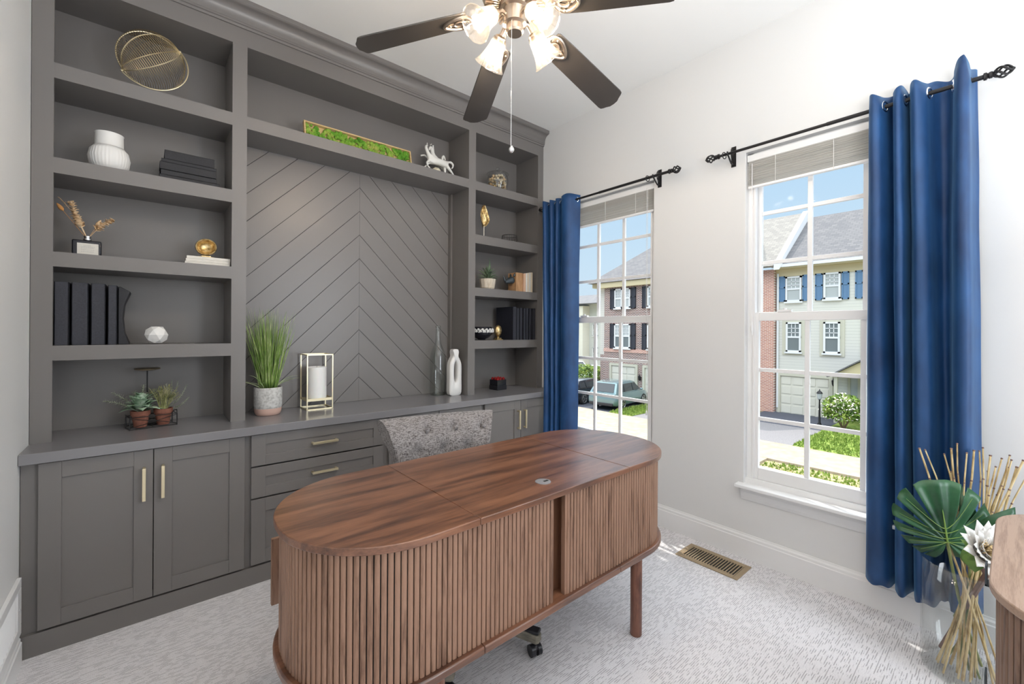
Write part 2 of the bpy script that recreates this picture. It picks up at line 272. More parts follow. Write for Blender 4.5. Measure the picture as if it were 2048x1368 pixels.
# ------------------------------------------------------------------ mesh builder
class MB:
    def __init__(s): s.v = []; s.f = []
    def add(s, vs, fs):
        b = len(s.v); s.v += [tuple(q) for q in vs]; s.f += [tuple(i + b for i in f) for f in fs]; return s
    def box(s, x0, x1, y0, y1, z0, z1):
        x0, x1 = min(x0, x1), max(x0, x1); y0, y1 = min(y0, y1), max(y0, y1); z0, z1 = min(z0, z1), max(z0, z1)
        return s.add([(x0, y0, z0), (x1, y0, z0), (x1, y1, z0), (x0, y1, z0), (x0, y0, z1), (x1, y0, z1), (x1, y1, z1), (x0, y1, z1)],
                     [(0, 3, 2, 1), (4, 5, 6, 7), (0, 1, 5, 4), (1, 2, 6, 5), (2, 3, 7, 6), (3, 0, 4, 7)])
    def obox(s, c, u, v, w, a, b, d):
        """oriented box: centre, axes u v w, half sizes a b d"""
        c, u, v, w = Vector(c), Vector(u).normalized(), Vector(v).normalized(), Vector(w).normalized()
        vs = [c + u * (sx * a) + v * (sy * b) + w * (sz * d) for sz in (-1, 1) for sx, sy in ((-1, -1), (1, -1), (1, 1), (-1, 1))]
        return s.add(vs, [(0, 3, 2, 1), (4, 5, 6, 7), (0, 1, 5, 4), (1, 2, 6, 5), (2, 3, 7, 6), (3, 0, 4, 7)])
    def prism(s, poly, lo, hi, plane='xy'):
        n = len(poly)
        def P(a, b, c): return {'xy': (a, b, c), 'xz': (a, c, b), 'yz': (c, a, b)}[plane]
        vs = [P(a, b, lo) for a, b in poly] + [P(a, b, hi) for a, b in poly]
        fs = [tuple(range(n))[::-1], tuple(range(n, 2 * n))] + [(i, (i + 1) % n, n + (i + 1) % n, n + i) for i in range(n)]
        return s.add(vs, fs)
    def rings(s, R, closed_u=True, cap=True):
        """R: list of rings (each a list of points)"""
        n = len(R[0]); vs = [p for r in R for p in r]; fs = []
        for i in range(len(R) - 1):
            for j in range(n if closed_u else n - 1):
                k = (j + 1) % n; fs.append((i * n + j, i * n + k, (i + 1) * n + k, (i + 1) * n + j))
        if cap and closed_u: fs.append(tuple(range(n))[::-1]); fs.append(tuple((len(R) - 1) * n + j for j in range(n)))
        return s.add(vs, fs)
    def lathe(s, prof, c=(0, 0, 0), axis=(0, 0, 1), n=32, cap=True, fn=None):
        c = Vector(c); w = Vector(axis).normalized(); u = w.orthogonal().normalized() if abs(w.z) < 0.999 else Vector((1, 0, 0)); v = w.cross(u)
        R = []
        for r, z in prof:
            ring = []
            for k in range(n):
                a = 2 * PI * k / n; rr = r * (fn(a, z) if fn else 1); ring.append(c + w * z + (u * cos(a) + v * sin(a)) * rr)
            R.append(ring)
        return s.rings(R, True, cap)
    def cyl(s, p0, p1, r0, r1=None, n=16, cap=True):
        p0, p1 = Vector(p0), Vector(p1); L = (p1 - p0).length
        return s.lathe([(r0, 0), (r1 if r1 is not None else r0, L)], p0, p1 - p0, n, cap)
    def tube(s, pts, r, n=8, closed=False, cap=True):
        P = [Vector(p) for p in pts]; N = len(P); R = []; u = None
        for i in range(N):
            if closed: t = P[(i + 1) % N] - P[i - 1]
            else: t = P[min(i + 1, N - 1)] - P[max(i - 1, 0)]
            if t.length < 1e-9: t = Vector((0, 0, 1))
            t.normalize()
            if u is None: u = t.orthogonal().normalized()
            else:
                u = u - t * u.dot(t)
                u = u.normalized() if u.length > 1e-6 else t.orthogonal().normalized()
            v = t.cross(u); rr = r[i] if isinstance(r, (list, tuple)) else r
            R.append([P[i] + (u * cos(2 * PI * k / n) + v * sin(2 * PI * k / n)) * rr for k in range(n)])
        if closed: R.append(R[0]); cap = False
        return s.rings(R, True, cap)
    def torus(s, c, R, r, axis=(0, 0, 1), n=32, m=8):
        c = Vector(c); w = Vector(axis).normalized(); u = w.orthogonal().normalized(); v = w.cross(u)
        return s.tube([c + (u * cos(2 * PI * k / n) + v * sin(2 * PI * k / n)) * R for k in range(n)], r, m, True)
    def sphere(s, c, r, nu=20, nv=12, fn=None):
        c = Vector(c); r = Vector((r, r, r)) if isinstance(r, (int, float)) else Vector(r); R = []
        for i in range(nv + 1):
            a = PI * (0.02 + 0.96 * i / nv) - PI / 2; ring = []
            for k in range(nu):
                b = 2 * PI * k / nu; d = Vector((cos(a) * cos(b), cos(a) * sin(b), sin(a))); q = fn(d) if fn else 1
                ring.append(c + Vector((d.x * r.x, d.y * r.y, d.z * r.z)) * q)
            R.append(ring)
        return s.rings(R)
    def leaf(s, base, tip, width, normal, curl=0.15, n=6, fold=0.25):
        """pointed leaf from base to tip"""
        b, t = Vector(base), Vector(tip); d = t - b; L = d.length; d.normalize(); nn = Vector(normal); nn = (nn - d * nn.dot(d)).normalized(); sd = d.cross(nn); vs = []; fs = []
        for i in range(n + 1):
            q = i / n; w = width * sin(PI * (0.06 + 0.94 * q) ** 0.85) * 0.5 if i < n else 0.0006; w = max(w, 0.0006)
            c = b + d * L * q + nn * (sin(PI * q) * curl * L)
            vs += [c - sd * w + nn * fold * w, c, c + sd * w + nn * fold * w]
        for i in range(n):
            for j in (0, 1): a = i * 3 + j; fs.append((a, a + 1, a + 4, a + 3))
        return s.add(vs, fs)
    def xf(s, mtx):
        s.v = [tuple(mtx @ Vector(q)) for q in s.v]; return s

def build(name, mb, mat, parent=None, smooth=True, bevel=0.0, solid=0.0, kind=None, ang=35, local=False, sub=0, bseg=2):
    me = bpy.data.meshes.new(name); me.from_pydata(mb.v, [], mb.f); me.validate()
    bm = bmesh.new(); bm.from_mesh(me); bmesh.ops.recalc_face_normals(bm, faces=bm.faces)
    if smooth:
        lim = math.radians(ang)
        for f in bm.faces: f.smooth = True
        for ed in bm.edges:
            if len(ed.link_faces) == 2 and ed.calc_face_angle(0) > lim: ed.smooth = False
    bm.to_mesh(me); bm.free()
    if isinstance(mat, str): mat = M[mat]
    me.materials.append(mat)
    o = bpy.data.objects.new(name, me); COL.objects.link(o)
    if parent is not None:
        o.parent = parent
        if not local:
            off = Vector((0, 0, 0)); q = parent
            while q is not None: off += q.location; q = q.parent
            o.location = -off
    if solid: md = o.modifiers.new('solid', 'SOLIDIFY'); md.thickness = solid; md.offset = 0
    if bevel: md = o.modifiers.new('bevel', 'BEVEL'); md.width = bevel; md.segments = bseg; md.limit_method = 'ANGLE'; md.angle_limit = math.radians(40)
    if sub: md = o.modifiers.new('sub', 'SUBSURF'); md.levels = sub; md.render_levels = sub
    if kind: o['kind'] = kind
    return o
def thing(name, label, cat, loc=(0, 0, 0), group=None, rotz=0.0):
    o = bpy.data.objects.new(name, None); COL.objects.link(o); o.location = loc; o.rotation_euler = (0, 0, rotz); o.empty_display_size = 0.05
    o['label'] = label; o['category'] = cat
    if group: o['group'] = group
    return o
def tag(o, label, cat, group=None):
    o['label'] = label; o['category'] = cat
    if group: o['group'] = group
    return o
def struct(name, mb, mat, **k):
    return build(name, mb, mat, kind='structure', **k)
def dup(root, loc, label=None, group=None, rotz=None):
    r = root.copy(); COL.objects.link(r); r.location = loc
    if rotz is not None: r.rotation_euler = (0, 0, rotz)
    if label: r['label'] = label
    if group: r['group'] = group
    for ch in list(root.children):
        c = ch.copy(); COL.objects.link(c); c.parent = r
        for g in list(ch.children):
            d = g.copy(); COL.objects.link(d); d.parent = c
    return r
def B(*a): return MB().box(*a)
rnd = random.Random(7)

# ================================================================== ROOM
XL, XR, YN, YS, ZC = -0.395, 2.757, 3.135, -2.3, 3.164
W1 = (1.685, 2.559); W2 = (0.197, 1.071); WZ = (0.448, 2.445)
XO = 2.90
fl = B(XL - 0.1, XO, YS - 0.1, YN + 0.1, -0.12, 0.0); struct('floor', fl, 'carpet', smooth=False)
struct('ceiling', B(XL - 0.1, XO + 0.5, YS - 0.1, YN + 0.1, ZC, ZC + 0.1), 'ceil', smooth=False)
wr = MB()
for y0, y1 in ((YS, W2[0]), (W2[1], W1[0]), (W1[1], YN)): wr.box(XR, XO, y0, y1, 0, ZC)
for a, b_ in (W1, W2): wr.box(XR, XO, a, b_, 0, WZ[0] - 0.02); wr.box(XR, XO, a, b_, WZ[1], ZC)
struct('wall_right', wr, 'wall', smooth=False)
struct('wall_back', B(XL - 0.1, XO, YN, YN + 0.1, 0, ZC), 'wall', smooth=False)
struct('wall_left', B(XL - 0.1, XL, YS, YN, 0, ZC), 'wall', smooth=False)
wf = MB()
for a in ((XL, 1.85), (2.55, XR)): wf.box(a[0], a[1], YS - 0.1, YS, 0, ZC)
wf.box(1.85, 2.55, YS - 0.1, YS, 0, 0.6); wf.box(1.85, 2.55, YS - 0.1, YS, 2.55, ZC)  # opening in the unseen wall, added for the fill lamp
struct('wall_front', wf, 'wall', smooth=False)
# baseboards: stepped profile
def bprof(x, s, h=0.146):
    return [(x, 0), (x - s * 0.016, 0), (x - s * 0.016, h - 0.032), (x - s * 0.012, h - 0.028), (x - s * 0.012, h - 0.016), (x - s * 0.006, h - 0.008), (x - s * 0.004, h), (x, h)]
struct('baseboard_right', MB().prism(bprof(XR, 1), YS, 2.60, 'xz'), 'trim', smooth=False)
struct('baseboard_left', MB().prism(bprof(XL, -1, 0.12), YS, 2.60, 'xz'), 'trim', smooth=False)

# windows
def window(n, Y0, Y1):
    c = (Y0 + Y1) / 2; z0, z1 = WZ
    fr = MB()
    fr.box(2.80, XO, Y0, Y0 + 0.035, z0, z1); fr.box(2.80, XO, Y1 - 0.035, Y1, z0, z1); fr.box(2.80, XO, Y0, Y1, z1 - 0.03, z1); fr.box(2.78, XO, Y0, Y1, z0 - 0.02, z0 + 0.03)
    for y in (Y0 + 0.035, Y1 - 0.047): fr.box(2.79, 2.795 + 0.03, y, y + 0.012, z0 + 0.03, z1 - 0.03)
    w = struct('window_%d' % n, fr, 'vinyl', smooth=False, bevel=0.002)
    def sash(x0, x1, za, zb, gz0, gz1, name):
        m = MB(); hw = 0.37; y0, y1 = c - 0.402, c + 0.402
        m.box(x0, x1, y0, c - hw, za, zb); m.box(x0, x1, c + hw, y1, za, zb); m.box(x0, x1, c - hw, c + hw, za, gz0); m.box(x0, x1, c - hw, c + hw, gz1, zb)
        o = build(name, m, 'vinyl', w, smooth=False, bevel=0.003); g = MB(); xm = (x0 + x1) / 2
        for k in (-1, 1): g.box(xm - 0.010, xm + 0.010, c + k * 0.1235 - 0.012, c + k * 0.1235 + 0.012, gz0, gz1)
        for k in (1, 2): z = gz0 + (gz1 - gz0) * k / 3; g.box(xm - 0.009, xm + 0.009, c - hw, c + hw, z - 0.011, z + 0.011)
        build('muntin_grid', g, 'vinyl', o, smooth=False, bevel=0.002)
        build('pane', B(xm - 0.001, xm + 0.001, c - hw, c + hw, gz0, gz1), 'windowglass', o, smooth=False)
        return o
    lo = sash(2.795, 2.825, 0.478, 1.478, 0.548, 1.428, 'lower_sash'); sash(2.835, 2.862, 1.43, 2.415, 1.48, 2.375, 'upper_sash')
    build('sash_lock', B(2.792, 2.815, c + 0.20, c + 0.27, 1.478, 1.49).cyl((2.803, c + 0.235, 1.488), (2.803, c + 0.235, 1.50), 0.010), 'vinyl', w)
    sl = MB().box(2.700, 2.80, Y0 - 0.032, Y1 + 0.032, 0.428, 0.448)
    build('window_sill', sl, 'trim', w, smooth=False, bevel=0.004)
    ap = MB().prism([(XR, 0.428), (XR - 0.020, 0.428), (XR - 0.020, 0.400), (XR - 0.014, 0.372), (XR - 0.006, 0.352), (XR, 0.350)], Y0 - 0.010, Y1 + 0.010, 'xz')
    build('apron', ap, 'trim', w, smooth=False)
    rv = MB()
    for y in (Y0 + 0.0008, Y1 - 0.0008): rv.box(XR + 0.001, 2.80, y - 0.0008, y + 0.0008, z0, z1)
    build('jamb', rv, 'trim', w, smooth=False)
    return w
window(1, *W1); window(2, *W2)
def blind(Y0, Y1, label):
    t = thing('window_blind', label, 'blind', (2.785, (Y0 + Y1) / 2, 2.44), 'raised blinds in the two windows')
    build('headrail', B(2.768, 2.794, Y0 + 0.006, Y1 - 0.006, 2.388, 2.428), 'vinyl', t, smooth=False, bevel=0.003)
    m = MB(); r_ = random.Random(int(Y0 * 100))
    for k in range(15):
        z = 2.380 - k * 0.0098 + r_.uniform(-0.0015, 0.0015); tl = r_.uniform(0.001, 0.006); dx = r_.uniform(-0.0015, 0.0015)
        m.add([(2.768 + dx, Y0 + 0.012, z + tl), (2.794 + dx, Y0 + 0.012, z - tl), (2.794 + dx, Y1 - 0.012, z - tl + r_.uniform(-.002, .002)), (2.768 + dx, Y1 - 0.012, z + tl)], [(0, 1, 2, 3)])
    o = build('slats', m, 'blind', t, smooth=False, solid=0.0012)
    build('bottom_rail', B(2.768, 2.794, Y0 + 0.012, Y1 - 0.012, 2.226, 2.240), 'vinyl', t, smooth=False, bevel=0.002)
    for y in (Y0 + 0.16, (Y0 + Y1) / 2, Y1 - 0.16): build('ladder_cord', B(2.7660, 2.7672, y - 0.0012, y + 0.0012, 2.226, 2.39), 'cord', t, smooth=False)
    return t
b1 = blind(*W1, 'white blind drawn up at the top of the window beside the bookcase')
b2 = blind(*W2, 'white blind drawn up at the top of the window with the sill in view')
build('pull_cord', MB().cyl((2.766, 1.742, 2.40), (2.766, 1.742, 0.78), 0.0012, n=6).cyl((2.766, 1.75, 2.40), (2.766, 1.75, 1.5), 0.0012, n=6).lathe([(0.002, 0), (0.006, 0.01), (0.005, 0.03), (0.002, 0.035)], (2.766, 1.742, 0.75)), 'cord', b1)
build('tilt_wand', MB().cyl((2.762, 1.035, 2.37), (2.762, 1.03, 1.42), 0.002, n=6).lathe([(0.002, 0), (0.006, 0.02), (0.007, 0.05), (0.003, 0.08)], (2.762, 1.03, 1.34)), 'vinyl', b2)

# ================================================================== CABINETRY
YU, YF, YC = 2.815, 2.622, 2.600          # upper face, door faces, counter front
GR = 'grey built-in wall unit'
def shaker(m, x0, x1, z0, z1, y, st=0.068, th=0.020, rec=0.008, stz=None):
    stz = stz or st
    m.box(x0, x0 + st, y, y + th, z0, z1); m.box(x1 - st, x1, y, y + th, z0, z1); m.box(x0 + st, x1 - st, y, y + th, z0, z0 + stz); m.box(x0 + st, x1 - st, y, y + th, z1 - stz, z1)
    m.box(x0 + st - 0.002, x1 - st + 0.002, y + rec, y + th - 0.002, z0 + stz - 0.002, z1 - stz + 0.002)
def vhandle(x, z0, z1, p):
    m = MB().box(x - 0.0065, x + 0.0065, YF - 0.034, YF - 0.022, z0, z1)
    m.box(x - 0.005, x + 0.005, YF - 0.022, YF + 0.002, z1 - 0.012, z1); m.box(x - 0.005, x + 0.005, YF - 0.022, YF + 0.002, z0, z0 + 0.012)
    build('handle', m, 'palegold', p, smooth=False, bevel=0.001)
def hhandle(z, x0, x1, p):
    m = MB().box(x0, x1, YF - 0.034, YF - 0.022, z - 0.0065, z + 0.0065)
    for x in (x0, x1 - 0.012): m.box(x, x + 0.012, YF - 0.022, YF + 0.002, z - 0.005, z + 0.005)
    build('handle', m, 'palegold', p, smooth=False, bevel=0.001)
def base(name, label, cat, x0, x1, fx0, fx1, drawers=False, hl=None):
    """carcass x0..x1, fronts fx0..fx1"""
    t = thing(name, label, cat, ((x0 + x1) / 2, 2.9, 0.0), GR)
    yb = 3.125
    m = MB().box(x0 + 0.0003, x0 + 0.018, YF + 0.043, yb - 0.011, 0.0905, 0.7995).box(x1 - 0.018, x1 - 0.0003, YF + 0.043, yb - 0.011, 0.0905, 0.7995).box(x0 + 0.019, x1 - 0.019, YF + 0.043, yb - 0.011, 0.0905, 0.108).box(x0, x1, yb - 0.01, yb, 0.09, 0.80)
    m.box(x0, fx0 + 0.012, YF + 0.022, YF + 0.042, 0.09, 0.80).box(fx1 - 0.012, x1, YF + 0.022, YF + 0.042, 0.09, 0.80).box(fx0 + 0.012, fx1 - 0.012, YF + 0.022, YF + 0.042, 0.776, 0.80).box(fx0 + 0.012, fx1 - 0.012, YF + 0.022, YF + 0.042, 0.09, 0.125)
    build('carcass', m, 'paint', t, smooth=False)
    build('plinth', B(x0, x1, YF + 0.002, YF + 0.02, 0, 0.093), 'paint', t, smooth=False)
    if not drawers:
        xm = (fx0 + fx1) / 2
        for k, (a, b_) in enumerate(((fx0, xm - 0.0015), (xm + 0.0015, fx1))):
            dm = MB(); shaker(dm, a, b_, 0.102, 0.794, YF); d = build('door', dm, 'paint', t, smooth=False, bevel=0.0012)
            vhandle(xm - 0.034 if k == 0 else xm + 0.034, 0.565, 0.715, d)
    else:
        for z0, z1, h in ((0.628, 0.794, 0.708), (0.458, 0.620, 0.540), (0.104, 0.450, 0.279)):
            dm = MB(); shaker(dm, fx0, fx1, z0, z1, YF, 0.067, stz=0.054 if z1 - z0 < 0.2 else 0.070); d = build('drawer', dm, 'paint', t, smooth=False, bevel=0.0012)
            xc = (fx0 + fx1) / 2; hhandle(h, xc - 0.068, xc + 0.074, d)
    return t
base('base_cabinet', 'grey two-door base cabinet with gold bar handles against the left wall', 'cabinet', XL + 0.002, 0.409, -0.341, 0.394)
base('drawer_cabinet', 'grey three-drawer base cabinet with gold bar pulls under the grass plant', 'cabinet', 0.409, 1.1785, 0.424, 1.156, True)
base('base_cabinet', 'grey two-door base cabinet half hidden behind the tufted chair back', 'cabinet', 1.1785, 1.948, 1.194, 1.932)
base('base_cabinet', 'grey two-door base cabinet beside the shorter blue curtain, under the red rose box', 'cabinet', 1.948, XR - 0.002, 1.963, 2.695)
tag(build('countertop', B(XL + 0.001, XR - 0.001, YC, 3.125, 0.800, 0.844), 'counterpaint', smooth=False, bevel=0.002), 'long grey countertop running over all base cabinets', 'countertop', GR)

SH = [(1.211, 1.279), (1.637, 1.704), (2.060, 2.130), (2.488, 2.557)]
def hutch(name, label, x0, x1, o0, o1, shelves, yb):
    """x0..x1 outer, o0..o1 opening"""
    t = thing(name, label, 'bookcase', ((x0 + x1) / 2, 2.97, 0.844), GR)
    f = 0.02
    il = x0 + 0.014 if x0 < 0 else o0
    build('side_panel', B(x0, il, YU + f, 3.125, 0.844, 3.05), 'paint', t, smooth=False)
    build('side_panel', B(o1, x1, YU + f, 3.125, 0.844, 3.05), 'paint', t, smooth=False)
    build('back_panel', B(il, o1, yb, 3.125, 0.844, 2.946), 'paint', t, smooth=False)
    build('top_panel', B(il, o1, YU + f, 3.125, 2.946, 2.97), 'paint', t, smooth=False)
    ff = MB().box(x0, o0, YU, YU + f, 0.844, 3.06).box(o1, x1, YU, YU + f, 0.844, 3.06).box(o0, o1, YU, YU + f, 2.946, 3.06)
    build('face_frame', ff, 'paint', t, smooth=False)
    for a, b_ in shelves:
        build('shelf', B(o0, o1, YU + 0.0005, YU + f, a, b_).box(il, o1, YU + f, yb, a, b_), 'paint', t, smooth=False)
    return t
_h = hutch('bookcase', 'tall grey five-bay shelf unit standing at the left wall', XL + 0.002, 0.389, -0.325, 0.354, SH, 3.115)
hc = hutch('bookcase', 'wide grey middle hutch with chevron board back and one high shelf', 0.389, 1.9685, 0.424, 1.935, [SH[3]], 3.115)
hutch('bookcase', 'narrow grey five-bay shelf unit next to the window wall', 1.9685, XR - 0.001, 2.002, 2.690, SH, 3.115)
# chevron boards clipped to the recess
def clip(poly, f):
    out = []
    for i in range(len(poly)):
        a, b_ = poly[i], poly[(i + 1) % len(poly)]; fa, fb = f(a), f(b_)
        if fa >= 0: out.append(a)
        if (fa >= 0) != (fb >= 0):
            q = fa / (fa - fb); out.append((a[0] + (b_[0] - a[0]) * q, a[1] + (b_[1] - a[1]) * q))
    return out
cm = MB(); CX = 1.170; P = 0.17126; g = 0.0022
cx0, cx1, cz0, cz1 = 0.424, 1.918, 0.845, 2.488
for k in range(-1, 16):
    za, zb = 1.017 + (k - 1) * P + g, 1.017 + k * P - g
    for sgn in (-1, 1):
        X_ = 2.0
        poly = [(CX + sgn * 0.0006, za), (CX + sgn * X_, za - X_), (CX + sgn * X_, zb - X_), (CX + sgn * 0.0006, zb)]
        for f in (lambda q: q[0] - cx0, lambda q: cx1 - q[0], lambda q: q[1] - cz0, lambda q: cz1 - q[1]):
            if poly: poly = clip(poly, f)
        if len(poly) > 2: cm.prism(poly, 3.090, 3.112, 'xz')
build('chevron_panel', cm, 'paint', hc, smooth=False)
build('groove_backing', B(cx0, cx1, 3.096, 3.114, cz0, cz1), 'gap', hc, smooth=False)
build('corner_trim', B(1.918, 1.935, 3.05, 3.112, 0.845, 2.488), 'paint', hc, smooth=False)
# crown moulding
cp = [(YU + 0.02, 3.040), (YU - 0.008, 3.040), (YU - 0.010, 3.052), (YU - 0.016, 3.055), (YU - 0.016, 3.064)]
for k in range(9):
    a = PI / 2 * k / 8; cp.append((YU - 0.018 - 0.046 * (1 - cos(a)), 3.066 + 0.066 * sin(a)))
cp += [(YU - 0.068, 3.134), (YU - 0.074, 3.140), (YU - 0.075, 3.1635), (YU + 0.02, 3.1635)]
tag(build('crown_moulding', MB().prism(cp, XL + 0.001, XR - 0.0005, 'yz'), 'paint', ang=25), 'grey crown moulding along the top of the built-in shelves', 'moulding', GR)

# return-air grille on the left wall
t = thing('wall_grille', 'white return air grille low on the left wall beside the base cabinet', 'vent', (XL, 2.4, 0.24))
m = MB()
m.box(XL, XL + 0.014, 2.05, 2.60, 0.125, 0.165).box(XL, XL + 0.014, 2.05, 2.60, 0.315, 0.352).box(XL, XL + 0.014, 2.535, 2.60, 0.165, 0.315).box(XL, XL + 0.014, 2.05, 2.09, 0.165, 0.315)
build('frame', m, 'trim', t, smooth=False, bevel=0.002)
m = MB()
for k in range(12): y = 2.10 + k * 0.036; m.add([(XL + 0.003, y, 0.166), (XL + 0.011, y + 0.012, 0.166), (XL + 0.011, y + 0.012, 0.314), (XL + 0.003, y, 0.314)], [(0, 1, 2, 3)])
build('louvres', m, 'trim', t, smooth=False, solid=0.002)
build('screw', MB().cyl((XL + 0.014, 2.565, 0.235), (XL + 0.017, 2.565, 0.235), 0.004), 'chrome', t)

# floor register
t = thing('floor_vent', 'beige metal floor register set in the carpet below the wall between the windows', 'vent', (2.56, 1.166, 0.0))
m = MB().box(2.463, 2.662, 0.986, 1.012, 0.0005, 0.006).box(2.463, 2.662, 1.320, 1.346, 0.0005, 0.006).box(2.463, 2.497, 1.012, 1.320, 0.0005, 0.006).box(2.628, 2.662, 1.012, 1.320, 0.0005, 0.006)
build('frame', m, 'beigemetal', t, smooth=False, bevel=0.0015)
m = MB()
for k in range(20): y = 1.014 + k * 0.0158; m.box(2.497, 2.628, y, y + 0.006, 0.001, 0.005)
build('louvres', m, 'beigemetal', t, smooth=False)
build('duct', B(2.495, 2.63, 1.010, 1.322, 0.0004, 0.0012), 'gap', t, smooth=False)

# ================================================================== DESK
def stadium(cx, cy, a, b_, r, n=14, rot=0.0):
    pts = []
    for k, (sx_, sy_) in enumerate(((1, 1), (-1, 1), (-1, -1), (1, -1))):
        for i in range(n + 1):
            an = PI / 2 * (k + i / n); pts.append((sx_ * (a - r) + r * cos(an), sy_ * (b_ - r) + r * sin(an)))
    c, s_ = cos(rot), sin(rot)
    return [(cx + x_ * c - y_ * s_, cy + x_ * s_ + y_ * c) for x_, y_ in pts]
DX, DY, DA, DB, DR = 1.167, 1.397, 0.875, 0.338, 0.32
ZT = 0.785
desk = thing('desk', 'oval walnut desk with fluted tambour front in the middle of the room', 'desk', (DX, DY, 0))
OUT = stadium(DX, DY, DA, DB, DR)
for a, b_ in ((-9, 0.780), (0.780, 1.556), (1.556, 9)):
    p = clip(OUT, lambda q: q[0] - (a + 0.0008)); p = clip(p, lambda q: (b_ - 0.0008) - q[0])
    build('desktop_panel', MB().prism(p, 0.763, ZT), 'walnuttop', desk, bevel=0.0025, ang=30)
pl = clip(OUT, lambda q: 9 - q[0])
K0, K1, KY = 0.80, 1.50, 1.33   # knee hole at the user's side
# bottom plate in three pieces around the knee hole
for f1, f2 in ((lambda q: K0 - q[0], None), (lambda q: q[0] - K1, None), (lambda q: q[0] - K0, lambda q: K1 - q[0])):
    p = clip(OUT, f1)
    if f2: p = clip(p, f2); p = clip(p, lambda q: KY - q[1])
    build('base_plate', MB().prism(p, 0.358, 0.384), 'walnuttop', desk, bevel=0.005, ang=30)
# tambour slats follow the outline inset by 22 mm
INS = stadium(DX, DY, DA - 0.020, DB - 0.020, DR - 0.020, 40)
def walk(poly, step):
    """resample a closed polygon at even arc length; returns (point, tangent)"""
    n = len(poly); seg = [math.dist(poly[i], poly[(i + 1) % n]) for i in range(n)]; L = sum(seg); N = int(L / step); out = []; i = 0; acc = 0
    for k in range(N):
        d = L * k / N
        while acc + seg[i] < d: acc += seg[i]; i += 1
        a, b_ = poly[i], poly[(i + 1) % n]
        if seg[i] < 1e-9: continue
        q = (d - acc) / seg[i]; out.append(((a[0] + (b_[0] - a[0]) * q, a[1] + (b_[1] - a[1]) * q), ((b_[0] - a[0]) / seg[i], (b_[1] - a[1]) / seg[i])))
    return out
def slat(m, p, tg, z0, z1, w=0.0145, d=0.008):
    nx, ny = tg[1], -tg[0]
    pts = []
    for u_, v_ in ((-0.5, -1), (-0.5, 0.35), (-0.33, 0.85), (0, 1.0), (0.33, 0.85), (0.5, 0.35), (0.5, -1)):
        pts.append((p[0] + tg[0] * u_ * w + nx * v_ * d * 0.5, p[1] + tg[1] * u_ * w + ny * v_ * d * 0.5))
    m.prism(pts, z0, z1)
mL, mR = MB(), MB()
for p, tg in walk(INS, 0.0177):
    back = p[1] > DY + DB - 0.06
    if back: continue
    if p[1] < DY - DB + 0.05 and 1.120 < p[0] < 1.184: continue
    slat(mL if p[0] < 1.15 else mR, p, tg, 0.3845, 0.7625)
build('tambour_door', mL, 'walnutslat', desk, ang=50); build('tambour_door', mR, 'walnutslat', desk, ang=50)
IN2 = stadium(DX, DY, DA - 0.0245, DB - 0.0245, DR - 0.0245, 20)
# dark cloth backing behind the slats (open strip), two pieces
def strip(poly, keep, z0, z1, th):
    m = MB(); n = len(poly)
    for i in range(n):
        a, b_ = poly[i], poly[(i + 1) % n]
        if math.dist(a, b_) < 1e-6: continue
        c_ = ((a[0] + b_[0]) / 2, (a[1] + b_[1]) / 2)
        for q0, q1 in (((0, 1),) if math.dist(a, b_) < 0.05 else [(j / 60, (j + 1) / 60) for j in range(60)]):
            A = (a[0] + (b_[0] - a[0]) * q0, a[1] + (b_[1] - a[1]) * q0); Bq = (a[0] + (b_[0] - a[0]) * q1, a[1] + (b_[1] - a[1]) * q1)
            if keep(((A[0] + Bq[0]) / 2, (A[1] + Bq[1]) / 2)): m.add([(A[0], A[1], z0), (Bq[0], Bq[1], z0), (Bq[0], Bq[1], z1), (A[0], A[1], z1)], [(0, 1, 2, 3)])
    return m
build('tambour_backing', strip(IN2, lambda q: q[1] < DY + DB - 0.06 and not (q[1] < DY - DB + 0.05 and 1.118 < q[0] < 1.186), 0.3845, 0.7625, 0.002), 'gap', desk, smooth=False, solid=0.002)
build('end_stile', B(1.180, 1.194, 1.079, 1.098, 0.3845, 0.7625).box(1.108, 1.119, 1.079, 1.098, 0.3845, 0.7625), 'walnutslat', desk, smooth=False)
build('partition', B(1.06, 1.30, 1.125, 1.14, 0.3845, 0.7625).box(1.196, 1.206, 1.094, 1.125, 0.3845, 0.7625), 'walnutdark', desk, smooth=False)
build('finger_pull', MB().torus((1.128, 1.1235, 0.68), 0.021, 0.0035, (0, 1, 0)).cyl((1.128, 1.1245, 0.68), (1.128, 1.1242, 0.68), 0.019), 'brass', desk)
# pedestal carcasses facing the user
for x0, x1 in ((0.45, 0.79), (1.51, 1.88)):
    m = MB().box(x0 if x0 > 1 else 0.45, x0 + 0.016 if x0 > 1 else 0.466, 1.12, 1.70, 0.3845, 0.7625) if x0 > 1 else MB().box(0.774, 0.79, 1.12, 1.70, 0.3845, 0.7625)
    m.box(x0, min(x1, 1.86), 1.690, 1.704, 0.3845, 0.7625)
    build('pedestal_panel', m, 'walnutdark', desk, smooth=False)
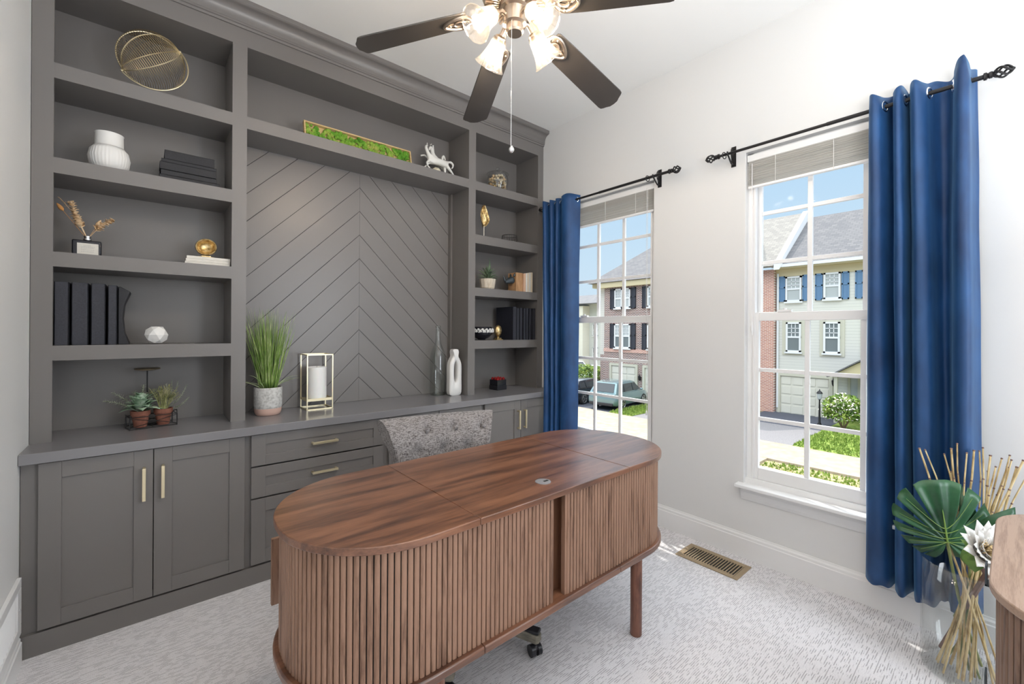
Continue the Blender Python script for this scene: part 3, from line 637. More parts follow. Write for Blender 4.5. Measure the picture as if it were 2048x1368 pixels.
# open lower drawer on the user's side, its front sticks out past the rounded end
d = build('drawer', B(0.352, 0.80, 1.765, 1.782, 0.345, 0.588), 'walnutslat', desk, smooth=False, bevel=0.001)
build('drawer_box', B(0.47, 0.482, 1.71, 1.765, 0.39, 0.54).box(0.758, 0.77, 1.71, 1.765, 0.39, 0.54).box(0.47, 0.77, 1.71, 1.765, 0.39, 0.398), 'walnutdark', d, smooth=False)
for x_, y_ in ((1.680, 1.104), (0.654, 1.104), (1.680, 1.69), (0.654, 1.69)):
    build('leg', MB().lathe([(0.0235, 0), (0.0255, 0.003), (0.0255, 0.358)], (x_, y_, 0), n=28), 'walnutleg', desk)
gm = MB().lathe([(0.030, 0), (0.030, 0.0022), (0.026, 0.0030), (0.0, 0.0030)], (1.151, 1.167, ZT), n=32)
gr = build('grommet', gm, plain('grommet_grey', lin(140, 138, 140), 0.4), desk)
build('cable_slot', B(1.150, 1.172, 1.156, 1.166, ZT + 0.003, ZT + 0.0038), 'gap', gr, smooth=False)

# second tambour cabinet at the right edge
cab = thing('side_cabinet', 'greyed walnut cabinet with fluted sides and rounded corners at the right edge of the room', 'cabinet', (1.755, -0.20, 0))
O2 = stadium(1.755, -0.199, 0.445, 0.24, 0.21); I2 = stadium(1.755, -0.199, 0.430, 0.225, 0.195, 30)
build('cabinet_top', MB().prism(O2, 0.765, 0.785), 'oakgrey', cab, bevel=0.003, ang=30)
m = MB()
for p, tg in walk(I2, 0.0177):
    slat(m, p, tg, 0.09, 0.7645)
build('fluted_side', m, 'slatgrey', cab, ang=50)
build('carcass', MB().prism(stadium(1.755, -0.194, 0.424, 0.219, 0.19), 0.09, 0.764), 'walnutdark', cab)
build('plinth', MB().prism(stadium(1.755, -0.194, 0.38, 0.18, 0.15), 0.0, 0.09), 'walnutdark', cab)
for z0, z1 in ((0.705, 0.758), (0.42, 0.475)):
    build('handle', B(1.66, 1.70, 0.034, 0.052, z0, z0 + 0.004).box(1.66, 1.70, 0.048, 0.052, z0, z1), 'pewter', cab, smooth=False)

# ================================================================== CHAIR
chair = thing('office_chair', 'grey tweed button-tufted swivel chair with scroll back behind the desk', 'chair', (1.10, 1.60, 0))
CM = Matrix.Translation((1.117, 1.60, 0)) @ Matrix.Rotation(math.radians(-11.5), 4, 'Z')
# back profile (y, z) in local frame
prof = [(0.33, 0.47), (0.325, 0.56), (0.33, 0.65), (0.34, 0.74), (0.352, 0.80), (0.375, 0.855), (0.410, 0.893), (0.450, 0.905), (0.487, 0.892), (0.505, 0.860), (0.500, 0.826), (0.475, 0.802), (0.445, 0.790), (0.425, 0.765), (0.412, 0.72), (0.405, 0.65), (0.405, 0.56), (0.405, 0.47)]
def cat(pts, per=4, closed=True):
    out = []; n = len(pts)
    for i in range(n if closed else n - 1):
        p0, p1, p2, p3 = (pts[(i + k) % n] if closed else pts[min(max(i + k, 0), n - 1)] for k in (-1, 0, 1, 2))
        for j in range(per):
            t_ = j / per; out.append(tuple(0.5 * (2 * b1 + (c1 - a1) * t_ + (2 * a1 - 5 * b1 + 4 * c1 - d1) * t_ * t_ + (3 * b1 - a1 - 3 * c1 + d1) * t_ ** 3) for a1, b1, c1, d1 in zip(p0, p1, p2, p3)))
    if not closed: out.append(pts[-1])
    return out
pf = cat(prof, 3); NB = 64; hwid = 0.305
btn = [(-0.082, 0.845), (0.080, 0.845), (0.245, 0.84), (-0.165, 0.728), (0.0, 0.728), (0.160, 0.728), (-0.082, 0.61), (0.080, 0.61), (-0.235, 0.61), (0.235, 0.61)]
R_ = []
for i in range(NB + 1):
    u = -1 + 2 * i / NB; x_ = u * hwid; ed = max(0, (abs(u) - 0.90) / 0.10); ring = []
    cyy = sum(p[0] for p in pf) / len(pf); czz = sum(p[1] for p in pf) / len(pf)
    for j, (y_, z_) in enumerate(pf):
        yy = y_ - 0.025 * u * u * 1.0; zz = z_
        front = y_ < 0.42
        nar = 1 - 0.15 * max(0, min(1, (0.87 - zz) / 0.17)) ; q_ = max(0, min(1, (y_ - 0.36) / 0.10)); xx = x_ * nar * (0.94 + 0.10 * q_ * q_ * (3 - 2 * q_))
        if front:
            dd = 0
            for bx, bz in btn:
                q = ((x_ - bx) ** 2 + (zz - bz) ** 2); dd += 0.020 * math.exp(-q / 0.0009) + 0.006 * math.exp(-q / 0.006)
            # folds linking buttons diagonally
            for bx, bz in btn[:3]:
                for sx_ in (-0.08, 0.085):
                    ax, az = bx, bz; cx_, cz_ = bx + sx_, bz - 0.12; L2 = (cx_ - ax) ** 2 + (cz_ - az) ** 2
                    tt = max(0, min(1, ((x_ - ax) * (cx_ - ax) + (zz - az) * (cz_ - az)) / L2)); q = (x_ - ax - tt * (cx_ - ax)) ** 2 + (zz - az - tt * (cz_ - az)) ** 2
                    dd += 0.004 * math.exp(-q / 0.00008)
            for bx in (-0.082, 0.080):
                if zz > 0.845: dd += 0.004 * math.exp(-((x_ - bx - (zz - 0.845) * 0.1) ** 2) / 0.00006)
            yy += dd; zz -= dd * 0.5 if zz > 0.82 else 0
        k = 1 - 0.28 * ed ** 2
        yy = cyy + (yy - cyy) * (1 - 0.10 * ed ** 2); zz = zz
        ring.append(CM @ Vector((xx, yy, zz)))
    R_.append(ring)
build('backrest', MB().rings(R_), 'tweed', chair, ang=60)
bm_ = MB()
def by(z_):  # front surface y at height z
    c_ = [(abs(q[1] - z_), q[0]) for q in pf if q[0] < 0.42]; return min(c_)[1]
for bx, bz in btn:
    p = CM @ Vector((bx * (1 - 0.15 * max(0, min(1, (0.87 - bz) / 0.17))), by(bz) + 0.012 - 0.025 * (bx / hwid) ** 2, bz - 0.006)); m = MB().sphere(p, (0.013, 0.007, 0.013), 14, 8)
    build('button', m, 'tweed', chair)
# seat
sc = MB(); R_ = []
for z_, s_ in ((0.400, 0.93), (0.405, 0.99), (0.44, 1.0), (0.475, 1.0), (0.495, 0.97), (0.508, 0.86), (0.512, 0.6), (0.514, 0.2)):
    R_.append([CM @ Vector((x_ * s_, 0.09 + (y_) * s_, z_)) for x_, y_ in stadium(0, 0, 0.275, 0.245, 0.10, 6)])
build('seat', sc.rings(R_), 'tweed', chair, ang=50)
build('column', MB().cyl((1.10, 1.60, 0.10), (1.10, 1.60, 0.26), 0.030, n=20).cyl((1.10, 1.60, 0.26), (1.10, 1.60, 0.40), 0.017, n=16), 'rubber', chair)
for k in range(5):
    a = math.radians(-136 + 72 * k); ux, uy = cos(a), sin(a); R0 = 0.33
    vx, vy = -uy, ux; m = MB(); vs = []
    for r_, hw_, z0, z1 in ((0.02, 0.032, 0.085, 0.150), (0.15, 0.028, 0.080, 0.130), (0.28, 0.024, 0.066, 0.104), (R0 + 0.012, 0.024, 0.062, 0.096), (R0 + 0.024, 0.014, 0.064, 0.090)):
        vs.append([(1.10 + ux * r_ + vx * s1 * hw_, 1.60 + uy * r_ + vy * s1 * hw_, z_) for s1, z_ in ((-1, z0), (1, z0), (1, z1), (-1, z1))])
    arm = build('base_arm', MB().rings(vs), 'greywood', chair, smooth=False, bevel=0.004)
    c_ = (1.10 + ux * R0, 1.60 + uy * R0)
    build('arm_cap', MB().obox((1.10 + ux * (R0 - 0.015), 1.60 + uy * (R0 - 0.015), 0.104), (ux, uy, 0), (vx, vy, 0), (0, 0, 1), 0.036, 0.019, 0.008), 'rubber', arm, bevel=0.005)
    cs = MB().cyl((c_[0], c_[1], 0.036), (c_[0], c_[1], 0.064), 0.006)
    for s1 in (-1, 1):
        ax = Vector((cos(a + 0.9), sin(a + 0.9), 0)); p = Vector((c_[0], c_[1], 0.0245)); cs.cyl(p + ax * (0.006 * s1), p + ax * (0.024 * s1), 0.024, n=20)
    cs.sphere((c_[0], c_[1], 0.034), (0.016, 0.016, 0.016), 12, 8)
    build('caster', cs, 'rubber', chair)

# ================================================================== CURTAIN RODS AND CURTAINS
def rod(Ya, Yb, brs, label, z=2.44, X=2.68, ringy=None):
    t = thing('curtain_rod', label, 'curtain rod', (X, (Ya + Yb) / 2, z), 'black curtain rods above the windows')
    build('rod', MB().cyl((X, Ya, z), (X, (Ya + Yb) / 2, z), 0.0095, n=16).cyl((X, (Ya + Yb) / 2, z), (X, Yb, z), 0.0080, n=16), 'iron', t)
    for y, s_ in ((Ya, -1), (Yb, 1)):
        f = MB().lathe([(0.009, 0), (0.0155, 0.002), (0.0155, 0.010), (0.010, 0.014), (0.0135, 0.018), (0.0135, 0.026), (0.009, 0.030)], (X, y, z), (0, s_, 0), 18)
        for k in range(5):   # open twisted cage
            pts = []
            for j in range(15):
                q = j / 14; rr = 0.003 + 0.019 * sin(PI * q) ** 0.8; an = 2 * PI * k / 5 + q * 2.6; pts.append((X + rr * cos(an), y + s_ * (0.028 + 0.055 * q), z + rr * sin(an)))
            f.tube(pts, 0.0042, 6)
        f.sphere((X, y + s_ * 0.084, z), 0.006, 10, 6)
        build('finial', f, 'iron', t)
    for y in brs:
        m = MB().box(XR - 0.004, XR - 0.0002, y - 0.014, y + 0.014, z - 0.062, z + 0.062)
        m.box(XR - 0.008, XR - 0.004, y - 0.006, y + 0.006, z - 0.055, z + 0.055)
        pts = [(XR - 0.006, y, z - 0.045), (XR - 0.03, y, z - 0.05), (XR - 0.055, y, z - 0.035), (X, y, z - 0.016), (X - 0.014, y, z - 0.006), (X - 0.016, y, z + 0.008)]
        m.tube(cat(pts, 4, False), 0.005, 8)
        pts = [(XR - 0.006, y, z + 0.04), (XR - 0.02, y, z + 0.048), (XR - 0.036, y, z + 0.036), (XR - 0.04, y, z + 0.012), (XR - 0.03, y, z - 0.012), (XR - 0.012, y, z - 0.02)]
        m.tube(cat(pts, 4, False), 0.0035, 8)
        build('bracket', m, 'iron', t)
    if ringy: build('ring', MB().torus((X, ringy, z - 0.004), 0.019, 0.0028, (0.15, 1, 0)), 'iron', t)
    return t
rod(1.530, 2.700, (1.640, 2.66), 'black iron curtain rod over the window beside the bookcase', ringy=1.69)
rod(0.098, 1.190, (0.135, 1.138), 'black iron curtain rod over the window nearest the glass floor vase', ringy=1.163)

def curtain(label, top, bot, z0, z1, grom, hemfn, name='curtain', nz=46, full=None):
    """top/bot: plan paths [(y,x)...] of equal length"""
    t = thing(name, label, 'curtain', (2.68, sum(p[0] for p in top) / len(top), z1), 'blue velvet curtain panels')
    T = cat(top, 7, False); Bq = cat(bot, 7, False); N = len(T); R_ = []
    for k in range(nz + 1):
        q = k / nz; ring = []
        for i in range(N):
            s_ = min(1, q / full) if full else q ** 0.8; y = T[i][0] * (1 - s_) + Bq[i][0] * s_; x_ = T[i][1] * (1 - s_) + Bq[i][1] * s_
            zt = z1 + hemfn(i / (N - 1)) * (1 - q); zb = z0 + 0.006 * sin(i * 0.35)
            z = zt + (zb - zt) * q
            x_ += 0.0035 * noise.noise((y * 20, z * 3.2, 1.7)) + 0.004 * noise.noise((y * 6, z * 1.3, 4.2)); y += 0.003 * noise.noise((y * 9, z * 2.5, 9.1))
            ring.append((x_, y, z))
        R_.append(ring)
    o = build('cloth', MB().rings(R_, False, False), 'velvet', t, ang=80, solid=0.0035)
    for (gy, an) in grom:
        build('grommet', MB().torus((2.68, gy, 2.44), 0.0225, 0.0062, (sin(an), cos(an), 0), 28, 8), 'chrome', t)
    return t
f, bk = 2.630, 2.735
top2 = [(0.468, 2.665), (0.462, 2.642), (0.448, 2.628), (0.430, 2.640), (0.416, 2.680), (0.404, 2.722), (0.393, 2.730), (0.386, 2.700), (0.380, 2.650), (0.368, 2.628), (0.352, 2.640), (0.342, 2.690), (0.334, 2.728), (0.326, 2.700), (0.318, 2.650), (0.304, 2.626), (0.288, 2.630), (0.272, 2.650), (0.262, 2.682), (0.248, 2.712), (0.228, 2.730), (0.204, 2.724), (0.186, 2.690), (0.180, 2.645), (0.168, 2.606), (0.150, 2.598), (0.138, 2.618), (0.134, 2.670), (0.126, 2.710), (0.118, 2.728)]
bot2 = [(0.476, 2.690), (0.466, 2.660), (0.440, 2.642), (0.412, 2.640), (0.392, 2.655), (0.378, 2.700), (0.370, 2.722), (0.364, 2.700), (0.360, 2.652), (0.348, 2.622), (0.330, 2.618), (0.318, 2.650), (0.312, 2.712), (0.304, 2.716), (0.298, 2.660), (0.286, 2.618), (0.262, 2.612), (0.236, 2.622), (0.222, 2.660), (0.214, 2.700), (0.204, 2.722), (0.190, 2.716), (0.182, 2.680), (0.176, 2.640), (0.160, 2.610), (0.140, 2.600), (0.120, 2.610), (0.108, 2.650), (0.098, 2.690), (0.090, 2.715)]
def hem2(q): return 0.050 + 0.010 * sin(q * 40) + (0.035 * max(0, 1 - abs(q - 0.86) / 0.06))
curtain('long blue velvet curtain hanging behind the glass floor vase', top2, bot2, 0.165, 2.440, [(0.416, 0.33), (0.344, 0.2), (0.262, 0.3), (0.184, -0.13)], hem2)
top1 = []; bot1 = []
P1 = [(2.712, 2.665), (2.697, 2.634), (2.668, 2.634), (2.648, 2.700), (2.640, 2.728), (2.628, 2.680), (2.612, 2.634), (2.586, 2.634), (2.572, 2.700), (2.566, 2.728), (2.556, 2.680), (2.542, 2.636), (2.522, 2.636), (2.508, 2.700), (2.500, 2.728), (2.490, 2.680), (2.470, 2.636), (2.430, 2.622), (2.388, 2.636), (2.356, 2.672), (2.334, 2.712)]
for (y, x_) in P1:
    top1.append((y, x_)); q = (2.712 - y) / 0.378
    yb_ = 2.583 - 0.255 * q; off = (x_ - 2.68) * 0.85
    bot1.append((min(yb_ - 0.01 * sin(q * 9), 2.583), 2.575 + 0.085 * q + off))
curtain('blue velvet curtain hanging between the bookcase and the window with parked cars outside', top1, bot1, 0.165, 2.440, [(2.654, 0.3), (2.577, 0.2), (2.513, 0.2), (2.357, 0.62)], lambda q: 0.045 + 0.006 * sin(q * 30), full=0.68)

# ================================================================== CEILING FAN
FX, FY, FZ = 1.137, 1.333, 2.676
fan = thing('ceiling_fan', 'five-blade ceiling fan with dark blades, brushed nickel motor and four glass lamp shades', 'ceiling fan', (FX, FY, ZC))
build('canopy', MB().lathe([(0.018, 0), (0.05, 0.02), (0.064, 0.05), (0.066, 0.062)], (FX, FY, ZC - 0.0625), n=32), 'nickel', fan)
build('downrod', MB().cyl((FX, FY, 2.86), (FX, FY, ZC - 0.05), 0.012), 'nickel', fan)
motor = build('motor_housing', MB().lathe([(0.045, 0), (0.105, 0.004), (0.130, 0.020), (0.140, 0.045), (0.140, 0.085), (0.125, 0.115), (0.08, 0.140), (0.03, 0.165), (0.02, 0.190)], (FX, FY, FZ + 0.012), n=48), 'nickel', fan)
m = MB()
for k in range(40):
    a = 2 * PI * k / 40; u = Vector((cos(a), sin(a), 0)); v = Vector((-sin(a), cos(a), 0))
    m.obox(Vector((FX, FY, FZ + 0.012)) + u * 0.092, u, v, (0, 0, 1), 0.030, 0.0035, 0.006)
build('cooling_fins', m, 'nickel', motor)
build('switch_housing', MB().lathe([(0.0, 0.0), (0.030, 0.001), (0.036, 0.008), (0.036, 0.030), (0.048, 0.036), (0.050, 0.090), (0.062, 0.096), (0.066, 0.112), (0.045, 0.118)], (FX, FY, FZ - 0.106), n=40), 'nickel', fan)
DL = math.radians(15.8); PH = math.radians(-11.1)
for k in range(5):
    th = math.radians(141.86 - 72 * k); u0 = Vector((cos(th), sin(th), 0)); u = u0 * cos(DL) + Vector((0, 0, -1)) * sin(DL); v0 = Vector((-sin(th), cos(th), 0)); w0 = u.cross(v0)
    v = v0 * cos(PH) + Vector((0, 0, 1)) * sin(PH); w = u.cross(v).normalized(); H = Vector((FX, FY, FZ))
    # outline (r, s)
    ol = [(0.205, -0.050), (0.215, -0.058), (0.30, -0.062), (0.62, -0.069), (0.635, -0.066), (0.642, -0.055), (0.648, -0.040), (0.658, -0.022), (0.660, 0.0), (0.658, 0.022), (0.648, 0.040), (0.642, 0.055), (0.635, 0.066), (0.62, 0.069), (0.30, 0.062), (0.215, 0.058), (0.205, 0.050)]
    vs = [H + u * r_ + v * s_ + w * 0.003 for r_, s_ in ol] + [H + u * r_ + v * s_ - w * 0.003 for r_, s_ in ol]; n = len(ol)
    build('blade', MB().add(vs, [tuple(range(n)), tuple(range(2 * n - 1, n - 1, -1))] + [(i, n + i, n + (i + 1) % n, (i + 1) % n) for i in range(n)]), 'blade', fan, bevel=0.0015, ang=40)
    # iron: curved neck + leaf-shaped loop below the blade root
    dn = -w if w.z > 0 else w
    m = MB(); o_ = dn * 0.007
    m.tube([H + u0 * 0.09 + Vector((0, 0, 0.004)), H + u0 * 0.13 + Vector((0, 0, -0.016)), H + u * 0.17 + o_ * 1.5, H + u * 0.20 + o_], [0.013, 0.012, 0.010, 0.009], 10)
    loop = []
    for j in range(28):
        a = 2 * PI * j / 28; rr = 0.243 + 0.055 * cos(a); ss = 0.040 * sin(a) * (1 - 0.35 * cos(a)); loop.append(H + u * rr + v * ss + o_)
    m.tube(loop, 0.0075, 8, True)
    loop = [H + u * (0.235 + 0.022 * cos(2 * PI * j / 18)) + v * 0.020 * sin(2 * PI * j / 18) + o_ for j in range(18)]; m.tube(loop, 0.0042, 6, True)
    for s_ in (-1, 1): m.tube([H + u * 0.20 + v * 0.0 + o_, H + u * 0.235 + v * s_ * 0.012 + o_, H + u * 0.285 + o_], 0.0035, 6)
    for r_, s_ in ((0.222, 0.034), (0.222, -0.034), (0.275, 0.0)): m.sphere(H + u * r_ + v * s_ + o_ * 1.3, 0.006, 8, 6)
    build('blade_iron', m, 'nickel', fan)
for k in range(4):
    az = math.radians(-3.5 + 90 * k); tl = math.radians(48)
    u0 = Vector((cos(az), sin(az), 0)); d = u0 * sin(tl) + Vector((0, 0, -1)) * cos(tl)
    P0 = Vector((FX, FY, FZ - 0.045)) + u0 * 0.045; P1 = P0 + u0 * 0.035 + Vector((0, 0, -0.006)); P2 = P1 + d * 0.022
    sk = build('lamp_arm', MB().tube([P0, P0 + u0 * 0.02 + Vector((0, 0, 0.004)), P1, P2], [0.009, 0.009, 0.010, 0.012], 10).lathe([(0.012, 0), (0.023, 0.006), (0.027, 0.018), (0.027, 0.030)], P2 - d * 0.006, d, 24), 'nickel', fan)
    prof_ = [(0.027, 0.006), (0.031, 0.020), (0.034, 0.045), (0.040, 0.070), (0.049, 0.095), (0.061, 0.116), (0.066, 0.122)]
    sh = build('lamp_shade', MB().lathe(prof_, P2, d, 48, False, fn=lambda a, z: 1 + 0.012 * cos(12 * a)), 'shadeglass', fan, solid=0.0022, ang=70)
    build('shade_rim', MB().torus(P2 + d * 0.122, 0.066, 0.0018, d, 40, 6), 'glass', sh)
    build('bulb', MB().lathe([(0.009, 0.0), (0.010, 0.012), (0.015, 0.022), (0.0205, 0.036), (0.0215, 0.046), (0.018, 0.058), (0.010, 0.066), (0.002, 0.068)], P2 + d * 0.022, d, 20), 'bulb', sh)
ch = Vector((FX - 0.033, FY - 0.020, 0))
m = MB().cyl(ch + Vector((0, 0, 2.098)), ch + Vector((0, 0, FZ - 0.012)), 0.0012, n=6)
for k in range(40): m.sphere(ch + Vector((0, 0, 2.10 + k * 0.0055)), 0.0018, 6, 4)
m.cyl(ch + Vector((0, 0, FZ - 0.02)), (FX - 0.01, FY, FZ - 0.02), 0.004)
pc = build('pull_chain', m, 'chrome', fan)
build('bead', MB().lathe([(0.002, 0.030), (0.006, 0.026), (0.0115, 0.016), (0.0115, 0.010), (0.006, 0.002), (0.001, 0)][::-1], ch + Vector((0, 0, 2.070)), (0.2, 0, 1), 14), 'chrome', pc)

# ================================================================== THINGS ON THE SHELVES
Z0, Z1, Z2, Z3, Z4 = 0.844, 1.279, 1.704, 2.130, 2.557
# wire orb
t = thing('wire_orb', 'gold wire open orb sculpture on a curved stand, topmost shelf of the left unit', 'sculpture', (0.045, 2.95, Z4))
C0 = Vector((0.012, 2.95, 2.764)); Rr = 0.137
ax = Vector((0.77, 0.0, 0.635)).normalized(); e1 = ax.cross(Vector((0, 1, 0))).normalized(); e2 = ax.cross(e1)
def sph(lat, lon, r_=Rr): return C0 + ax * (r_ * cos(lat) * 1.04) + (e1 * cos(lon) + e2 * sin(lon)) * (r_ * sin(lat))
m = MB()
for j in range(40):           # hoops of thin wire across the axis, open at the mouth that faces the viewer
    lat = PI * (0.05 + 0.90 * j / 39)
    m.tube([sph(lat, math.radians(-58 + 250 * i / 22)) for i in range(23)], 0.0011, 5)
build('wires', m, 'gold', t)
m = MB()
for lo_ in (-58, 5, 60, 120, 192): m.tube([sph(PI * i / 24, math.radians(lo_)) for i in range(25)], 0.0028, 6)
build('ribs', m, 'palegold', t)
m = MB()
Aa, Bb = C0 + ax * (Rr + 0.014), C0 - ax * (Rr + 0.014); dwn = Vector((0, 0, -1)); dwn = (dwn - ax * dwn.dot(ax)).normalized()
m.tube([C0 + (ax * cos(a) + (dwn + Vector((0, -0.12, 0))).normalized() * sin(a)) * (Rr + 0.016) for a in [PI * i / 30 for i in range(31)]], 0.0032, 8)
for q in (Aa, Bb): m.sphere(q, 0.007, 10, 8)
m.cyl(C0 + ax * (Rr - 0.006), Aa, 0.004).cyl(C0 - ax * (Rr - 0.006), Bb, 0.004)
pb = C0 + (-ax * 0.75 + dwn).normalized() * (Rr + 0.016); m.cyl((pb.x, pb.y, Z4 + 0.004), pb, 0.0035, n=10); m.cyl((pb.x, pb.y, Z4), (pb.x, pb.y, Z4 + 0.005), 0.045, n=28)
build('stand', m, 'palegold', t)

# ribbed vase
m = MB(); pr = [(0.040, 0), (0.060, 0.004), (0.074, 0.035), (0.079, 0.070), (0.072, 0.105), (0.058, 0.124), (0.054, 0.130), (0.053, 0.185), (0.055, 0.190), (0.052, 0.190), (0.050, 0.140)]
t = thing('ribbed_vase', 'squat white vase with vertical ribs, second shelf from the top of the left unit', 'vase', (-0.147, 2.925, Z3))
build('body', MB().lathe([(r_ * 0.98, z) for r_, z in pr[:6]], (-0.147, 2.925, Z3), n=144, fn=lambda a, z: 1 + 0.028 * abs(cos(17 * a)) ** 0.6 * (1 if 0.004 < z < 0.122 else 0)), 'whiteceramic', t, ang=70)
build('neck', MB().lathe(pr[5:], (-0.147, 2.925, Z3), n=48, cap=False), 'whiteceramic', t, ang=50)

# horizontal black books
def book(name, label, x0, x1, y0, y1, z0, z1, cov, group, spine='y0', cat_='book', page='paper', th=0.003, tilt=None):
    t = thing(name, label, cat_, ((x0 + x1) / 2, (y0 + y1) / 2, z0), group)
    dx, dy, dz = x1 - x0, y1 - y0, z1 - z0
    m = MB(); g_ = MB()
    if dz < min(dx, dy) or dz <= 0.06 and dx > 0.06:      # lying: spine towards y0
        m.box(x0, x1, y0, y1, z1 - th, z1).box(x0, x1, y0, y1, z0, z0 + th).box(x0, x1, y0, y0 + th, z0, z1); g_.box(x0 + 0.003, x1 - 0.003, y0 + th, y1 - 0.004, z0 + th, z1 - th)
    else:                                                   # standing: spine towards y0
        m.box(x0, x0 + th, y0, y1, z0, z1).box(x1 - th, x1, y0, y1, z0, z1).box(x0, x1, y0, y0 + th, z0, z1); g_.box(x0 + th, x1 - th, y0 + th, y1 - 0.003, z0 + 0.003, z1 - 0.003)
    c = build('cover', m, cov, t, smooth=False, bevel=0.0012); build('pages', g_, page, t, smooth=False)
    if tilt: t.rotation_euler = tilt
    return t
zz = Z3 + 0.0002
for i, (th_, xa, xb, dy_) in enumerate(((0.030, 0.045, 0.302, 0.0), (0.026, 0.050, 0.290, 0.004), (0.040, 0.046, 0.288, 0.002), (0.018, 0.052, 0.289, 0.008), (0.048, 0.065, 0.280, 0.012))):
    lb = ['thick black book at the bottom of the lying pile, left unit', 'black book second from the bottom of the lying pile, left unit', 'wide black book in the middle of the lying pile, left unit', 'thin black book just under the topmost one of the lying pile', 'thickest black book lying on top of the black pile, left unit'][i]
    book('book', lb, xa, xb, 2.870 + dy_, 3.06, zz, zz + th_, 'black', 'black books lying in a pile in the left unit'); zz += th_ + 0.0004

# dried flower bottle
bx, by_ = -0.222, 2.92
t = thing('bottle_vase', 'flat black bottle with a white label, third shelf from the top of the left unit', 'vase', (bx, by_, Z2))
build('bottle', B(bx - 0.052, bx + 0.050, by_ - 0.022, by_ + 0.022, Z2, Z2 + 0.077), 'blackgloss', t, bevel=0.005)
build('collar', MB().lathe([(0.012, 0), (0.016, 0.003), (0.016, 0.009), (0.011, 0.012), (0.014, 0.016), (0.014, 0.022), (0.010, 0.024)], (bx, by_, Z2 + 0.077), n=24), 'chrome', t)
lb = build('paper_label', B(bx - 0.034, bx + 0.040, by_ - 0.0232, by_ - 0.0222, Z2 + 0.008, Z2 + 0.062), 'paper', t, smooth=False)
m = MB(); r_ = random.Random(3)
for k, z in enumerate((0.050, 0.044, 0.038, 0.030, 0.022)):
    x_ = bx - 0.020 if k else bx - 0.012; xe = bx + (0.024 if k else 0.014)
    while x_ < xe: w_ = r_.uniform(0.002, 0.006); m.box(x_, x_ + w_, by_ - 0.0236, by_ - 0.0231, Z2 + z, Z2 + z + 0.0012); x_ += w_ + 0.0015
build('label_script', m, plain('grey_ink', lin(150, 150, 150), 0.8), lb, smooth=False)
dr = thing('dried_stems', 'dried blond eucalyptus and bunny-tail stems in the black bottle', 'dried flowers', (bx, by_, Z2 + 0.07))
def sprig(p0, p1, bendv, n, lw, ll, mat, parent, name, r_, disc=False, wire=0.0012):
    p0, p1 = Vector(p0), Vector(p1); m = MB(); pts = []
    for i in range(9): q = i / 8; pts.append(p0.lerp(p1, q) + Vector(bendv) * sin(PI * q))
    m.tube(pts, wire, 5)
    for i in range(n):
        q = 0.30 + 0.70 * (i + 1) / n; k = min(7, int(q * 8)); c = pts[k].lerp(pts[k + 1], q * 8 - k) if k < 8 else pts[8]; d = (pts[min(8, k + 1)] - pts[max(0, k - 1)]).normalized()
        a = i * 2.4 + r_.random(); sd = d.orthogonal().normalized(); sd = sd * cos(a) + d.cross(sd) * sin(a); tipd = (d * 0.55 + sd).normalized(); s_ = 1 - 0.45 * q
        m.leaf(c, c + tipd * ll * s_, lw * s_, d if not disc else d + Vector((r_.uniform(-.4, .4), r_.uniform(-.4, .4), 0)), 0.12, 5, 0.2)
    return build(name, m, mat, parent, ang=80, solid=0.0006)
r_ = random.Random(5); bp_ = (bx, by_, Z2 + 0.085)
sprig(bp_, (bx - 0.055, by_ - 0.005, Z2 + 0.252), (-0.004, 0, 0), 30, 0.034, 0.034, 'dried', dr, 'eucalyptus_stem', r_, True)
sprig(bp_, (bx + 0.086, by_ - 0.01, Z2 + 0.190), (0.0, 0, 0.012), 24, 0.032, 0.032, 'dried', dr, 'eucalyptus_stem', r_, True)
sprig(bp_, (bx - 0.095, by_ + 0.01, Z2 + 0.268), (0.01, 0, 0.005), 10, 0.006, 0.02, 'dried', dr, 'fine_stem', r_)
for (x1, z1_) in ((bx - 0.082, 0.208), (bx + 0.030, 0.150)):
    d = Vector((x1 - bx, 0, z1_ - 0.085)); dn_ = d.normalized()
    m = MB().cyl(bp_, (x1, by_, Z2 + z1_), 0.001, n=5).lathe([(0.001, 0), (0.008, 0.008), (0.009, 0.018), (0.006, 0.030), (0.001, 0.040)], (x1, by_, Z2 + z1_), dn_, 12)
    build('bunny_tail', m, plain('ochre_tail', lin(196, 140, 80), 0.9) if x1 < bx else 'dried', dr)

# white books + gold bowl ornament
zz = Z2 + 0.0002
for i, lb in enumerate(('white softcover lowest of three under the gold ring ornament', 'white softcover in the middle of three under the gold ring ornament', 'white softcover uppermost of three, carrying the gold ring ornament')):
    t_ = book('book', lb, 0.150 + 0.004 * i, 0.350 + 0.001 * i, 2.845 + 0.002 * i, 2.99, zz, zz + 0.0145, 'paper', 'white softcovers in the left unit', th=0.001); zz += 0.0149
GX = 0.246
t = thing('gold_ornament', 'aged gold hollow round ornament on a small plinth, on the white softcovers', 'ornament', (GX, 2.90, zz))
m = MB().box(GX - 0.036, GX + 0.036, 2.885, 2.93, zz, zz + 0.006).box(GX - 0.022, GX + 0.022, 2.892, 2.922, zz + 0.006, zz + 0.012)
build('plinth', m, 'agedgold', t, bevel=0.001)
cc = Vector((GX, 2.906, zz + 0.060)); R_ = []
for r0, d_ in ((0.002, 0.018), (0.018, 0.016), (0.030, 0.008), (0.038, -0.006), (0.040, -0.014), (0.045, -0.016), (0.048, -0.008), (0.044, 0.008), (0.030, 0.022), (0.012, 0.028), (0.002, 0.029)):
    R_.append([cc + Vector((cos(2 * PI * k / 28), 0, 1.02 * sin(2 * PI * k / 28))) * r0 * (1 + 0.05 * sin(4 * PI * k / 28 + 1)) + Vector((0, d_, 0)) for k in range(28)])
